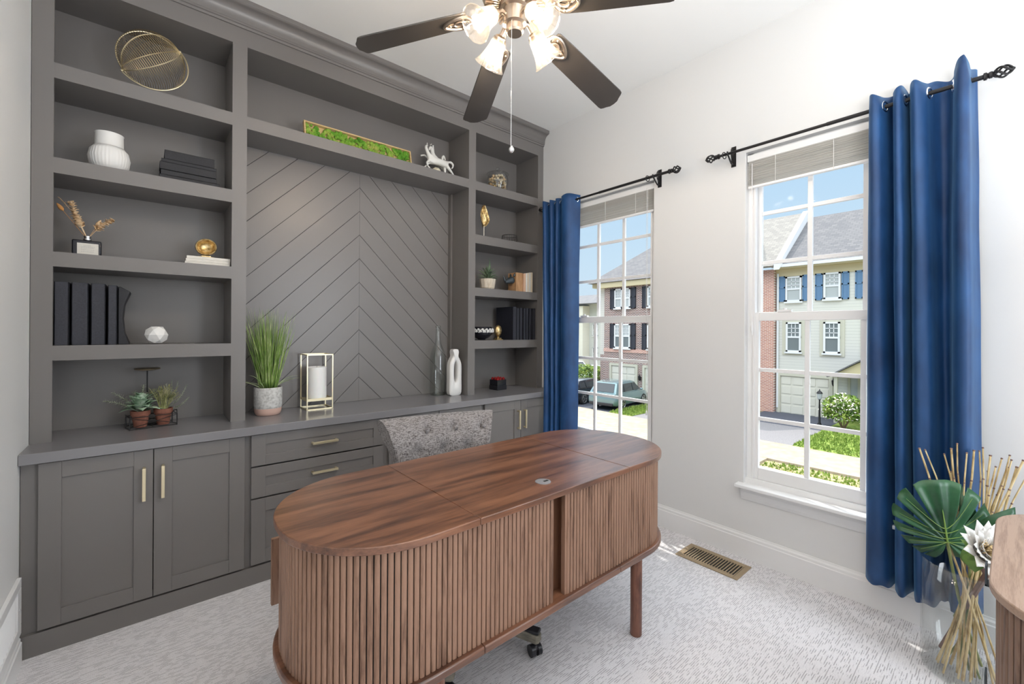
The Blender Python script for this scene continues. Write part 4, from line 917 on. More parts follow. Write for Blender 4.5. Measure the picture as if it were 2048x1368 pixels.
build('dish', MB().rings(R_), 'agedgold', t, ang=60)

# upright black books and bookend (left unit)
for i, (a, b_, lb) in enumerate(((-0.3235, -0.276, 'leftmost tall black book touching the side of the left unit'), (-0.268, -0.212, 'second of the tall upright black books from the left end'), (-0.203, -0.153, 'third of the tall upright black books from the left end'), (-0.145, -0.112, 'fourth tall black book, pressed by the curved bookend'))):
    book('book', lb, a, b_, 2.838 + 0.003 * (i % 2), 3.03, Z1 + 0.0002, Z1 + 0.292 - 0.004 * (i > 2), 'slate', 'tall upright black books in the left unit', th=0.004, page='black')
pr = [(-0.108, 0), (-0.066, 0), (-0.068, 0.006), (-0.086, 0.06), (-0.092, 0.13), (-0.086, 0.20), (-0.064, 0.262), (-0.078, 0.270), (-0.100, 0.284), (-0.108, 0.284)]
tag(build('bookend', MB().prism([(x_, Z1 + z) for x_, z in pr], 2.855, 3.02, 'xz'), 'black', bevel=0.002), 'black bookend with a concave curved side at the end of the tall black books', 'bookend')

# faceted white ball
m = MB(); bm = bmesh.new(); bmesh.ops.create_icosphere(bm, subdivisions=2, radius=0.050)
for f in list(bm.faces): pass
for v in bm.verts:
    if len(v.link_edges) == 5: v.co *= 0.87
for v in bm.verts:
    v.co.z *= 0.98
bm.verts.ensure_lookup_table(); m.add([v.co + Vector((0.037, 2.885, Z1 + 0.0475)) for v in bm.verts], [tuple(v.index for v in f.verts) for f in bm.faces]); bm.free()
tag(build('geometric_ball', m, 'whiteceramic', smooth=False), 'small white faceted ball ornament, fourth shelf from the top of the left unit', 'ornament')

# wire rack with two potted herbs
rk = thing('wire_rack', 'black wire caddy holding two terracotta pots on the countertop', 'rack', (0.02, 2.94, Z0))
ra = Matrix.Translation((0.022, 2.945, Z0)) @ Matrix.Rotation(math.radians(11), 4, 'Z')
def RL(x_, y_, z): return ra @ Vector((x_, y_, z))
m = MB(); hw_, hd, hh = 0.096, 0.045, 0.062
for z in (0.003, hh): m.tube([RL(-hw_, -hd, z), RL(hw_, -hd, z), RL(hw_, hd, z), RL(-hw_, hd, z)], 0.0022, 6, True)
for sx_ in (-1, 1):
    for sy_ in (-1, 1): m.cyl(RL(sx_ * hw_, sy_ * hd, 0), RL(sx_ * hw_, sy_ * hd, hh), 0.0026, n=6)
    m.tube([RL(sx_ * hw_, -hd, hh), RL(sx_ * (hw_ + 0.008), -0.01, hh + 0.012), RL(sx_ * (hw_ + 0.008), 0.01, hh + 0.012), RL(sx_ * hw_, hd, hh)], 0.0022, 6)
for sy_ in (-1, 1):
    m.tube([RL(-hw_, sy_ * hd, hh * 0.92), RL(0, sy_ * hd, hh * 0.6), RL(hw_, sy_ * hd, 0.010)], 0.0018, 6); m.tube([RL(-hw_, sy_ * hd, 0.010), RL(0, sy_ * hd, hh * 0.52), RL(hw_, sy_ * hd, hh * 0.92)], 0.0018, 6)
m.tube([RL(0, -hd, 0.003), RL(0, hd, 0.003)], 0.0022, 6)
build('wire_frame', m, 'iron', rk)
for k, (lx, lb, nm) in enumerate(((-0.047, 'potted lambs-ear plant with broad sage leaves, left in the wire caddy', 'potted_lambs_ear'), (0.047, 'potted lavender with thin olive sprigs, right in the wire caddy', 'potted_lavender'))):
    c_ = RL(lx, 0, 0.0055); t = thing(nm, lb, 'potted plant', tuple(c_))
    build('pot', MB().lathe([(0.0, 0.0), (0.026, 0.0005), (0.036, 0.062), (0.040, 0.063), (0.041, 0.085), (0.037, 0.085), (0.035, 0.070), (0.0, 0.069)], c_, n=32, cap=False), 'terracotta', t, ang=40)
    r_ = random.Random(20 + k); top_ = c_ + Vector((0, 0, 0.072)); m = MB()
    if k == 0:
        for i in range(34):
            a = i * 2.4; el_ = 0.15 + 1.1 * (i / 34) ** 0.8; d = Vector((cos(a) * cos(el_), sin(a) * cos(el_), sin(el_))); L_ = r_.uniform(0.06, 0.085) * (1 - 0.25 * i / 34); b0 = top_ + Vector((0, 0, 0.004 + 0.05 * i / 34)) + d * 0.012
            m.leaf(b0, b0 + d * L_ * 1.22 + Vector((0, 0, -0.02 + 0.012 * sin(i))), 0.046, (0, 0, 1), 0.16, 6, 0.12)
        build('leaves', m, 'sage', t, ang=80, solid=0.0008)
        for i in range(7):
            a = -2.6 + i * 0.52; e_ = top_ + Vector((-0.065 + 0.025 * i + r_.uniform(-.015, .015), 0.035, r_.uniform(0.095, 0.14)))
            if i == 0: e_ = top_ + Vector((-0.135, 0.0, 0.075))
            if i == 1: e_ = top_ + Vector((-0.105, 0.02, 0.110))
            sprig(top_, e_, (0, 0, 0.012), 30, 0.008, 0.024, 'greysprig', t, 'sprig', r_)
    else:
        for i in range(46):
            a = i * 2.4; rr = r_.uniform(0.01, 0.085); h_ = r_.uniform(0.08, 0.145) * (1 - rr * 2.0); e_ = top_ + Vector((cos(a) * rr + 0.006, sin(a) * rr * 0.7, h_)); mid = top_.lerp(e_, 0.5) + Vector((0, 0, 0.012))
            m.tube([top_ + Vector((cos(a) * 0.012, sin(a) * 0.012, 0)), mid, e_], [0.0012, 0.001, 0.0008], 4)
            for j in range(6):
                q = 0.35 + 0.11 * j; b0 = top_.lerp(e_, q) + Vector((0, 0, 0.012 * sin(PI * q))); d = Vector((r_.uniform(-1, 1), r_.uniform(-1, 1), r_.uniform(0.2, 1))).normalized(); m.leaf(b0, b0 + d * 0.022, 0.0035, (0, 0, 1), 0.1, 3, 0.1)
        build('foliage', m, 'olive', t, ang=80, solid=0.0005)
        for (dx_, dz_, dy_) in ((0.060, 0.150, 0.0), (0.098, 0.130, -0.02), (0.105, 0.062, -0.03), (0.035, 0.155, 0.02), (0.012, 0.14, 0.0)):
            e_ = top_ + Vector((dx_, dy_, dz_)); sprig(top_, e_, (0.012, 0, -0.012), 40, 0.006, 0.014, 'greysprig', t, 'flower_spike', r_)
t = thing('candle_holder', 'bronze disc-topped pillar candle holder standing behind the two potted herbs', 'candle holder', (0.005, 3.02, Z0))
build('disc', MB().lathe([(0.0, 0), (0.03, 0.0005), (0.054, 0.006), (0.056, 0.010), (0.050, 0.014), (0.0, 0.013)], (0.002, 3.02, Z0 + 0.290), n=40), plain('bronze', (0.42, 0.33, 0.22), 0.32, 0.8), t)
build('stem', MB().cyl((0.002, 3.02, Z0 + 0.004), (0.002, 3.02, Z0 + 0.291), 0.0028, n=8).lathe([(0.0, 0.0), (0.045, 0.0005), (0.045, 0.004), (0.003, 0.007)], (0.002, 3.02, Z0), n=32), 'iron', t)

# grass plant
gx, gy = 0.560, 2.935
t = thing('potted_grass', 'tall ornamental grass in a grey and pink pot on the countertop', 'potted plant', (gx, gy, Z0))
build('pot', MB().lathe([(0.064, 0.034), (0.072, 0.040), (0.0755, 0.060), (0.0765, 0.160), (0.0755, 0.166), (0.071, 0.166), (0.070, 0.150)], (gx, gy, Z0), n=48, cap=False), 'concrete', t, ang=50)
build('pot_foot', MB().lathe([(0.0, 0.0), (0.060, 0.0), (0.066, 0.005), (0.0715, 0.020), (0.0735, 0.042), (0.0, 0.043)], (gx, gy, Z0), n=48, cap=False), 'pinkclay', t, ang=50)
build('soil', MB().lathe([(0.0, 0.149), (0.070, 0.150)], (gx, gy, Z0), n=32, cap=False), 'soil', t)
r_ = random.Random(11); m = MB(); m2 = MB()
def blade(m, b0, dirv, L_, w_, droop, n=7):
    b0 = Vector(b0); d = Vector(dirv).normalized(); side = Vector((-d.y, d.x, 0)); side = side.normalized() if side.length > 0.01 else Vector((1, 0, 0)); hz = Vector((d.x, d.y, 0)); vs = []
    ra_ = r_.uniform(0, PI); side = Vector((cos(ra_), sin(ra_), 0))
    for i in range(n + 1):
        q = i / n; c = b0 + d * L_ * q + hz * (droop * q * q * L_) + Vector((0, 0, -droop * 0.55 * q * q * q * L_)); w2 = w_ * (1 - q ** 2.2) * 0.5 + 0.0002; vs += [c - side * w2, c + side * w2]
    m.add(vs, [(2 * i, 2 * i + 1, 2 * i + 3, 2 * i + 2) for i in range(n)])
def fit(d, yb=3.07, xb=0.436): return d
for i in range(300):
    a = r_.uniform(0, 2 * PI); rr = r_.uniform(0, 0.045); sp_ = r_.uniform(0.0, 0.30) ; L_ = r_.uniform(0.24, 0.52)
    dx_, dy_ = cos(a) * sp_, sin(a) * sp_ * (0.55 if sin(a) > 0 else 0.9)
    if dx_ < 0: dx_ = max(dx_, -0.13 / L_ * 0.9)
    blade(m, (gx + cos(a) * rr, gy + sin(a) * rr, Z0 + 0.15), (dx_, dy_, 1), L_, r_.uniform(0.003, 0.0062), r_.uniform(0.0, 0.16))
for a, L_, dr_, el_ in ((3.3, 0.15, 0.3, 0.62), (3.0, 0.13, 0.6, 0.8), (3.7, 0.12, 0.9, 0.9), (-0.25, 0.14, 0.55, 0.75), (-0.6, 0.15, 0.4, 0.7), (-0.9, 0.12, 0.9, 0.9), (4.4, 0.13, 0.8, 0.8), (-1.2, 0.14, 0.6, 1.0), (3.9, 0.16, 0.5, 1.0), (-0.1, 0.17, 0.7, 0.9)):
    blade(m2, (gx + cos(a) * 0.03, gy + sin(a) * 0.03, Z0 + 0.155), (cos(a) * cos(el_), sin(a) * cos(el_) * 0.8, sin(el_)), L_, 0.0095, dr_, 9)
build('grass_blades', m, 'leafgreen', t, ang=80, solid=0.0004)
build('arching_leaves', m2, noisy('pale_striped_leaf', [lin(110, 140, 80), lin(196, 206, 166)], 14, 0.5), t, ang=80, solid=0.0004)

# lantern
lx0, lx1, ly0, ly1, lh = 0.775, 0.930, 2.912, 3.060, 0.355
t = thing('lantern', 'slim gold frame lantern with an open top, standing beside the potted grass', 'lantern', ((lx0 + lx1) / 2, 2.98, Z0))
m = MB(); bw_ = 0.0032
for x_ in (lx0, lx1):
    for y in (ly0, ly1): m.box(x_ - bw_, x_ + bw_, y - bw_, y + bw_, Z0, Z0 + lh)
for z in (Z0 + bw_, Z0 + lh - bw_):
    for y in (ly0, ly1): m.box(lx0, lx1, y - bw_, y + bw_, z - bw_, z + bw_)
    for x_ in (lx0, lx1): m.box(x_ - bw_, x_ + bw_, ly0, ly1, z - bw_, z + bw_)
build('frame', m, 'palegold', t, smooth=False)
build('tray', B(lx0, lx1, ly0, ly1, Z0 + 0.062, Z0 + 0.066).box(lx0, lx1, ly0 - 0.001, ly0 + 0.002, Z0 + 0.055, Z0 + 0.072).box(lx0 - 0.001, lx0 + 0.002, ly0, ly1, Z0 + 0.055, Z0 + 0.072).box(lx1 - 0.002, lx1 + 0.001, ly0, ly1, Z0 + 0.055, Z0 + 0.072), 'palegold', t, smooth=False)
t = thing('pillar_candle', 'thick white pillar candle inside the gold frame lantern', 'candle', (0.852, 2.985, Z0 + 0.0662))
build('wax', MB().lathe([(0.0, 0.0), (0.057, 0.0), (0.060, 0.003), (0.060, 0.200), (0.055, 0.204), (0.050, 0.199), (0.0, 0.196)], (0.852, 2.985, Z0 + 0.0665), n=48, cap=False), 'wax', t)
build('wick', MB().cyl((0.852, 2.985, Z0 + 0.26), (0.854, 2.985, Z0 + 0.276), 0.001, n=6), 'black', t)

# glass bottle
qx, qy = 1.765, 2.985
t = thing('glass_bottle', 'tall clear green-grey glass bottle leaning light in the corner of the middle hutch', 'bottle', (qx, qy, Z0))
t['label'] = 'tall transparent grey-green glass bottle beside the white ring vase'
build('bottle', MB().lathe([(0.0, 0.004), (0.030, 0.003), (0.056, 0.001), (0.062, 0.008), (0.063, 0.20), (0.062, 0.30), (0.056, 0.335), (0.040, 0.372), (0.026, 0.405), (0.020, 0.44), (0.0175, 0.50), (0.0175, 0.535), (0.021, 0.537), (0.021, 0.550), (0.016, 0.552)], (qx, qy, Z0), n=48, cap=False, fn=lambda a, z: 1 + 0.012 * sin(3 * a + z * 20)), 'greyglass', t, ang=60)
build('bottle_base', MB().lathe([(0.0, 0.010), (0.028, 0.006), (0.056, 0.003), (0.0565, 0.009), (0.040, 0.018), (0.0, 0.030)], (qx, qy, Z0), n=40, cap=False), 'greyglass', t)

# white ring vase
vx, vy = 1.860, 2.895
R_o = []; m = MB()
oo = [(-0.030, 0.0), (0.030, 0.0), (0.052, 0.012), (0.058, 0.040), (0.056, 0.120), (0.056, 0.210), (0.052, 0.255), (0.036, 0.290), (0.024, 0.310), (0.022, 0.330), (0.024, 0.362), (-0.024, 0.362), (-0.022, 0.330), (-0.024, 0.310), (-0.036, 0.290), (-0.052, 0.255), (-0.056, 0.210), (-0.056, 0.120), (-0.058, 0.040), (-0.052, 0.012)]
oo = [(x_ * 0.98, z) for x_, z in cat(oo, 3)]
N = len(oo); ii = []
for k in range(N):
    a = math.atan2(oo[k][1] - 0.185, oo[k][0] * 2.2); ii.append((0.0165 * cos(a) * 1.0, 0.187 + 0.083 * (abs(sin(a)) ** 0.8) * (1 if sin(a) > 0 else -1)))
ring_sets = []
for (s_, dy_) in ((0.0, -0.021), (0.12, -0.030), (0.5, -0.035), (0.88, -0.030), (1.0, -0.021), (1.0, 0.021), (0.88, 0.030), (0.5, 0.035), (0.12, 0.030), (0.0, 0.021)):
    ring_sets.append([(vx + oo[k][0] * (1 - s_) + ii[k][0] * s_, vy + dy_, Z0 + 0.0005 + oo[k][1] * (1 - s_) + ii[k][1] * s_) for k in range(N)])
ring_sets.append(ring_sets[0])
m.rings(ring_sets, True, False)
tag(build('ring_vase', m, 'whiteceramic', ang=60), 'matt white bottle-shaped vase with a tall oval hole through it', 'vase')

# moss frame
t = thing('moss_frame', 'long narrow oak frame filled with green moss, leaning on the high middle shelf', 'wall art', (1.12, 2.93, Z4))
FM = Matrix.Translation((0.748, 2.895, Z4 + 0.0005)) @ Matrix.Rotation(math.radians(-0.5), 4, 'Z') @ Matrix.Rotation(math.radians(-14), 4, 'X')
L_, H_ = 0.735, 0.132
m = MB().box(0, L_, 0, 0.028, 0, 0.009).box(0, L_, 0, 0.028, H_ - 0.009, H_).box(0, 0.009, 0, 0.028, 0.009, H_ - 0.009).box(L_ - 0.009, L_, 0, 0.028, 0.009, H_ - 0.009).box(0.005, L_ - 0.005, 0.022, 0.027, 0.005, H_ - 0.005).xf(FM)
build('frame', m, 'mossframe', t, smooth=False)
m = MB(); r_ = random.Random(2)
for i in range(330):
    x_ = r_.uniform(0.016, L_ - 0.016); z = r_.uniform(0.016, H_ - 0.016); s_ = r_.uniform(0.007, 0.016)
    sd = r_.random() * 50
    m.sphere((x_, 0.016 - r_.uniform(0, 0.008), z), (s_, s_ * 0.8, s_), 9, 6, fn=lambda d, sd=sd: 1 + 0.35 * noise.noise(d * 3 + Vector((sd, 0, 0))))
m.xf(FM); mo = build('moss', m, 'moss', t, ang=30)

# white horses: two skinned figures on a rocky base
def skin(name, chains, mat, parent, sub=2):
    """chains: lists of (co, radius); first point of a later chain may reuse an index via int"""
    vs = []; es = []; rs = []
    for ch_ in chains:
        prev = None
        for it in ch_:
            if isinstance(it, int): idx = it
            else: vs.append(it[0]); rs.append(it[1]); idx = len(vs) - 1
            if prev is not None: es.append((prev, idx))
            prev = idx
    me = bpy.data.meshes.new(name); me.from_pydata([tuple(v) for v in vs], es, []); me.materials.append(M[mat])
    o = bpy.data.objects.new(name, me); COL.objects.link(o)
    if parent: o.parent = parent; o.location = -parent.location
    sk = o.modifiers.new('skin', 'SKIN'); sk.use_smooth_shade = True
    for i, r_ in enumerate(rs): me.skin_vertices[0].data[i].radius = r_ if isinstance(r_, tuple) else (r_, r_)
    me.skin_vertices[0].data[0].use_root = True
    sb = o.modifiers.new('sub', 'SUBSURF'); sb.levels = sub; sb.render_levels = sub
    return o
hx, hy, hz = 1.585, 2.950, Z4
tH = thing('horse_figurine', 'white porcelain figurine of two leaping horses at the right end of the high middle shelf', 'figurine', (hx + 0.16, hy, hz))
def H2(x_, z, y=0.0): return Vector((hx + x_ * 1.13, hy + y, hz + z))
# front horse, leaping to the left: x right = rump
skin('horse', [
    [(H2(0.185, 0.128), 0.0327), (H2(0.145, 0.126), 0.0284), (H2(0.105, 0.120), 0.0298), (H2(0.078, 0.130), 0.0270), (H2(0.060, 0.155), 0.0173), (H2(0.045, 0.185), 0.0134), (H2(0.036, 0.208), 0.0134), (H2(0.040, 0.222), 0.0096), (H2(0.052, 0.225), 0.0064)],
    [3, (H2(0.060, 0.110, -.008), 0.0115), (H2(0.038, 0.090, -.010), 0.0077), (H2(0.046, 0.065, -.010), 0.0058), (H2(0.065, 0.050, -.010), 0.0077)],
    [3, (H2(0.062, 0.100, .010), 0.0115), (H2(0.050, 0.075, .012), 0.0077), (H2(0.030, 0.055, .012), 0.0058), (H2(0.022, 0.048, .012), 0.0064)],
    [0, (H2(0.200, 0.105, -.008), 0.0166), (H2(0.232, 0.072, -.010), 0.0096), (H2(0.250, 0.052, -.010), 0.0064), (H2(0.265, 0.020, -.010), 0.0058), (H2(0.278, 0.010, -.010), 0.0077)],
    [0, (H2(0.190, 0.095, .010), 0.0154), (H2(0.195, 0.070, .012), 0.0096), (H2(0.196, 0.040, .012), 0.0058), (H2(0.212, 0.018, .010), 0.0077)],
    [0, (H2(0.212, 0.142), 0.0077), (H2(0.235, 0.150), 0.0096), (H2(0.255, 0.135), 0.0090), (H2(0.250, 0.110), 0.0064), (H2(0.240, 0.100), 0.0038)]], 'glazed', tH)
# rear horse rising behind
def H3(x_, z): return H2(x_, z, 0.045)
skin('horse', [
    [(H3(0.180, 0.135), 0.0284), (H3(0.150, 0.140), 0.0270), (H3(0.120, 0.150), 0.0284), (H3(0.112, 0.180), 0.0227), (H3(0.108, 0.210), 0.0160), (H3(0.103, 0.235), 0.0141), (H3(0.093, 0.246), 0.0122), (H3(0.086, 0.228), 0.0096), (H3(0.084, 0.212), 0.0077)],
    [2, (H3(0.090, 0.140), 0.0090), (H3(0.050, 0.165), 0.0070), (H3(0.030, 0.158), 0.0058), (H3(0.018, 0.152), 0.0064)],
    [0, (H3(0.192, 0.165), 0.0090), (H3(0.190, 0.190), 0.0115), (H3(0.198, 0.205), 0.0102), (H3(0.208, 0.190), 0.0064), (H3(0.214, 0.172), 0.0051)],
    [0, (H3(0.195, 0.105), 0.0128), (H3(0.215, 0.075), 0.0077), (H3(0.218, 0.04), 0.0064), (H3(0.205, 0.012), 0.0077)]], 'glazed', tH)
m = MB()
for k in range(7):
    z = 0.150 + 0.014 * k; m.obox(H3(0.124 - 0.0016 * k, z + 0.02), (1, 0, 0.3), (0, 1, 0), (0, 0, 1), 0.005, 0.003, 0.008)
for (x_, z, y) in ((0.098, 0.258, .040), (0.096, 0.258, .051), (0.044, 0.234, -0.004), (0.050, 0.232, 0.006)): m.lathe([(0.004, 0), (0.003, 0.006), (0.0006, 0.012)], H2(x_, z, y) , (0.1, 0, 1), 8)
build('mane_and_ears', m, 'glazed', tH)
build('rock_base', MB().sphere(H2(0.130, 0.040, 0.02), (0.040, 0.034, 0.042), 22, 14, fn=lambda d: 1 + 0.22 * noise.noise(d * 2.2 + Vector((3, 1, 0)))).lathe([(0.07, 0), (0.072, 0.006), (0.05, 0.014)], H2(0.150, 0.0, 0.02), n=26, fn=lambda a, z: 1 + 0.15 * sin(3 * a)), plain('cream_porcelain', lin(222, 214, 190), 0.35), tH, ang=60)

# ---- right unit
# apothecary jar with shells
jx, jy = 2.335, 2.955
t = thing('apothecary_jar', 'lidded glass jar on the top shelf of the narrow right unit', 'jar', (jx, jy, Z4))
build('jar_body', MB().lathe([(0.0, 0.004), (0.045, 0.002), (0.066, 0.010), (0.086, 0.050), (0.093, 0.095), (0.092, 0.130), (0.080, 0.160), (0.078, 0.168)], (jx, jy, Z4), n=48, cap=False), 'glass', t, solid=0.002)
build('lid', MB().lathe([(0.0, 0.196), (0.008, 0.206), (0.016, 0.216), (0.012, 0.230), (0.0, 0.234)], (jx, jy, Z4), n=24, cap=False).lathe([(0.0, 0.196), (0.030, 0.192), (0.070, 0.180), (0.096, 0.171), (0.098, 0.168), (0.090, 0.168)], (jx, jy, Z4), n=48, cap=False), 'glass', t, solid=0.002)


r_ = random.Random(9); k = 0; pts = []; tries = 0
while k < 60 and tries < 6000:
    tries += 1
    a = r_.uniform(0, 2 * PI); z = r_.uniform(0.018, 0.150); rm = min(0.076, 0.050 + z * 0.62) if z < 0.115 else 0.076 - (z - 0.115) * 0.9; rr = rm * math.sqrt(r_.uniform(0.30, 1)); p = Vector((jx + cos(a) * rr, jy + sin(a) * rr, Z4 + z + 0.006))
    if all((p - q).length > 0.0245 for q in pts):
        pts.append(p)
        k += 1
for i, p in enumerate(pts):
    s_ = r_.uniform(0.012, 0.016); m = MB(); sd = r_.random() * 30; ax_ = Vector((r_.uniform(-1, 1), r_.uniform(-1, 1), r_.uniform(-1, 1))).normalized()
    if i % 3 == 0:
        m.lathe([(0.001, -1.3 * s_), (0.35 * s_, -0.7 * s_), (0.62 * s_, -0.2 * s_), (0.8 * s_, 0.25 * s_), (0.55 * s_, 0.7 * s_), (0.1 * s_, 0.95 * s_)], p, ax_, 12, fn=lambda a, z: 1 + 0.1 * cos(6 * a))
    else: m.sphere(p, (s_, s_ * 0.8, s_ * 0.9), 12, 8, fn=lambda d, sd=sd: 1 + 0.12 * cos(14 * math.atan2(d.y, d.x)) * (1 - d.z * d.z))
    tag(build('seashell', m, ['shell', 'dried', 'agedgold', 'shell'][i % 4] if i % 9 != 8 else 'shell', ang=50), 'small cream or tan seashell heaped in the lidded glass jar', 'seashell', 'seashells in the glass jar')

# gold leaf on a stem
lx, ly = 2.170, 2.93
t = thing('leaf_sculpture', 'gold cupped leaf upright on a thin pale rod, second shelf down in the right unit', 'sculpture', (lx, ly, Z3))
R_ = []
for i in range(17):
    q = i / 16; w_ = 0.050 * sin(PI * (0.03 + 0.95 * q)) ** 0.75 * (1.06 - 0.35 * q); z = Z3 + 0.105 + 0.178 * q
    R_.append([(lx + w_ * s_ + 0.006 * sin(q * 5), ly - 0.020 * (1 - s_ * s_) * -1 - 0.012 * s_ * s_ + 0.004 * sin(9 * s_ + q * 8), z + 0.006 * abs(s_)) for s_ in [-1 + 2 * k / 10 for k in range(11)]])
build('leaf_dish', MB().rings(R_, False, False), 'agedgold', t, ang=80, solid=0.003)
build('rod', MB().cyl((lx, ly, Z3 + 0.004), (lx, ly, Z3 + 0.118), 0.0042, n=12).lathe([(0.0, 0.0005), (0.030, 0.0005), (0.030, 0.006), (0.004, 0.009)], (lx, ly, Z3), n=28), plain('ivory_rod', lin(222, 214, 200), 0.4), t)
# black wire bowl
wx, wy = 2.475, 2.955
t = thing('wire_basket', 'low round black wire basket candle bowl at the back of the right unit', 'basket', (wx, wy, Z3))
m = MB().torus((wx, wy, Z3 + 0.078), 0.066, 0.0025).torus((wx, wy, Z3 + 0.003), 0.056, 0.0025)
for k in range(28):
    a = 2 * PI * k / 28; m.tube([(wx + 0.056 * cos(a), wy + 0.056 * sin(a), Z3 + 0.003), (wx + 0.071 * cos(a), wy + 0.071 * sin(a), Z3 + 0.040), (wx + 0.066 * cos(a), wy + 0.066 * sin(a), Z3 + 0.078)], 0.0017, 5)
build('wires', m, 'iron', t); build('floor_disc', MB().lathe([(0.0, 0.001), (0.056, 0.001), (0.056, 0.004), (0.0, 0.004)], (wx, wy, Z3), n=32), 'iron', t)

# succulent
sx0, sy0 = 2.190, 2.90
t = thing('potted_succulent', 'spiky grey-green succulent in a pale faceted pot, middle shelf of the right unit', 'potted plant', (sx0, sy0, Z2))
build('pot', MB().lathe([(0.0, 0.0003), (0.050, 0.0005), (0.060, 0.014), (0.068, 0.060), (0.070, 0.088), (0.064, 0.088), (0.060, 0.075), (0.0, 0.074)], (sx0, sy0, Z2), n=12, cap=False), 'paleW', t, smooth=False)
r_ = random.Random(4); m = MB()
for i in range(38):
    a = i * 2.4; q = i / 38; el_ = 0.18 + 1.25 * q ** 1.3; L_ = r_.uniform(0.10, 0.14) * (1 - 0.2 * q); b0 = Vector((sx0, sy0, Z2 + 0.078 + 0.02 * q)); d = Vector((cos(a) * cos(el_), sin(a) * cos(el_) * 0.7, sin(el_)))
    m.leaf(b0 + d * 0.01, b0 + d * L_, 0.020, (0, 0, 1), 0.10, 6, 0.35)
m.leaf((sx0 + 0.004, sy0, Z2 + 0.10), (sx0 + 0.012, sy0 - 0.01, Z2 + 0.265), 0.024, (0, -1, 0.1), 0.05, 7, 0.3)
build('leaves', m, 'succulent', t, ang=80, solid=0.0022)
# books with rhino bookend
zz = Z2 + 0.0002
t = thing('rhino_bookend', 'wooden block bookend with a dark metal rhinoceros head, holding the pale books', 'bookend', (2.500, 2.90, Z2))
build('block', B(2.470, 2.548, 2.855, 2.965, Z2, Z2 + 0.168), 'oakblock', t, smooth=False, bevel=0.002)
def RH(x_, z, y=0.0): return Vector((2.470 + x_, 2.895 + y, Z2 + 0.105 + z))
skin('rhino_head', [[(RH(0.004, 0.0), 0.036), (RH(-0.022, -0.004), 0.034), (RH(-0.052, -0.016), 0.026), (RH(-0.078, -0.024), 0.019), (RH(-0.094, -0.026), 0.016)]], 'pewter', t)
build('horn', MB().lathe([(0.010, 0), (0.0075, 0.016), (0.0045, 0.034), (0.001, 0.050)], RH(-0.094, -0.014), (-0.45, 0, 1), 14), 'pewter', t)
build('horn', MB().lathe([(0.008, 0), (0.005, 0.010), (0.001, 0.022)], RH(-0.068, -0.004), (-0.15, 0, 1), 12), 'pewter', t)
for s_ in (-1, 1): build('ear', MB().lathe([(0.003, 0), (0.010, 0.012), (0.007, 0.026), (0.001, 0.034)], RH(-0.010, 0.024, s_ * 0.020), (0.1, s_ * 0.35, 1), 12), 'pewter', t)
cols = [plain('tan_cover', lin(206, 168, 140), 0.7), 'paper', plain('cream_cover', lin(222, 208, 188), 0.7), 'paper', plain('sand_cover', lin(214, 198, 172), 0.7)]
xx = 2.5495
for i, (w_, h_, lb) in enumerate(((0.026, 0.165, 'tan book pressed right against the wooden bookend block'), (0.016, 0.168, 'thin cream book next to the tan one beside the rhinoceros bookend'), (0.022, 0.172, 'pale book in the middle of the short row beside the rhinoceros bookend'), (0.020, 0.178, 'white-spined book second from the wall side in the short pale row'), (0.022, 0.182, 'tallest pale book at the far end of the rhinoceros bookend row'))):
    book('book', lb, xx, xx + w_, 2.845, 2.97, zz, zz + h_, cols[i] if isinstance(cols[i], str) else None or cols[i], 'pale books held by the rhinoceros bookend', th=0.0015); xx += w_ + 0.0008
# black bowl with white horses
bx_, by2 = 2.135, 2.905
t = thing('decorated_bowl', 'black round bowl with a white running-horse band, fourth shelf of the right unit', 'bowl', (bx_, by2, Z1))
build('bowl', MB().lathe([(0.0, 0.004), (0.030, 0.002), (0.034, 0.010), (0.062, 0.022), (0.088, 0.048), (0.096, 0.076), (0.088, 0.104), (0.080, 0.110), (0.077, 0.106), (0.084, 0.078), (0.060, 0.034), (0.0, 0.020)], (bx_, by2, Z1), n=48, cap=False), 'blackgloss', t, ang=60)
m = MB(); r_ = random.Random(8)
def bowlr(z): return 0.0964 - abs(z - 0.076) ** 1.6 * 0.9
for k in range(9):
    a0 = -PI * 0.98 + k * 0.36
    for (da, z0_, dl, s_) in ((0.0, 0.080, 0.17, 0.008), (-0.10, 0.088, 0.05, 0.007), (-0.13, 0.094, 0.04, 0.004), (0.09, 0.070, 0.03, 0.009), (-0.06, 0.068, 0.03, 0.008), (0.13, 0.086, 0.05, 0.003)):
        for j in range(3):
            a = a0 + da + dl * (j / 2 - 0.5); z = z0_ + r_.uniform(-.002, .002); rr = bowlr(z); m.sphere((bx_ + cos(a) * rr, by2 + sin(a) * rr, Z1 + z), (0.0065, 0.0065, s_ * 0.7), 8, 5)
build('horse_band', m, 'whiteceramic', t)
# gold egg on plinth
ex, ey = 2.285, 2.872
t = thing('gold_ornament', 'gold egg-shaped ornament on a square plinth beside the black horse bowl', 'ornament', (ex, ey, Z1))
build('plinth', B(ex - 0.034, ex + 0.034, ey - 0.026, ey + 0.026, Z1, Z1 + 0.007).box(ex - 0.022, ex + 0.022, ey - 0.018, ey + 0.018, Z1 + 0.007, Z1 + 0.018).lathe([(0.012, 0.018), (0.009, 0.026), (0.016, 0.036)], (ex, ey, Z1), n=20), 'agedgold', t, bevel=0.001)
build('egg', MB().sphere((ex, ey, Z1 + 0.080), (0.034, 0.026, 0.047), 28, 18, fn=lambda d: 1 + 0.03 * sin(16 * math.hypot(d.x, d.z) + 2 * noise.noise(d * 3))), 'agedgold', t, ang=60)
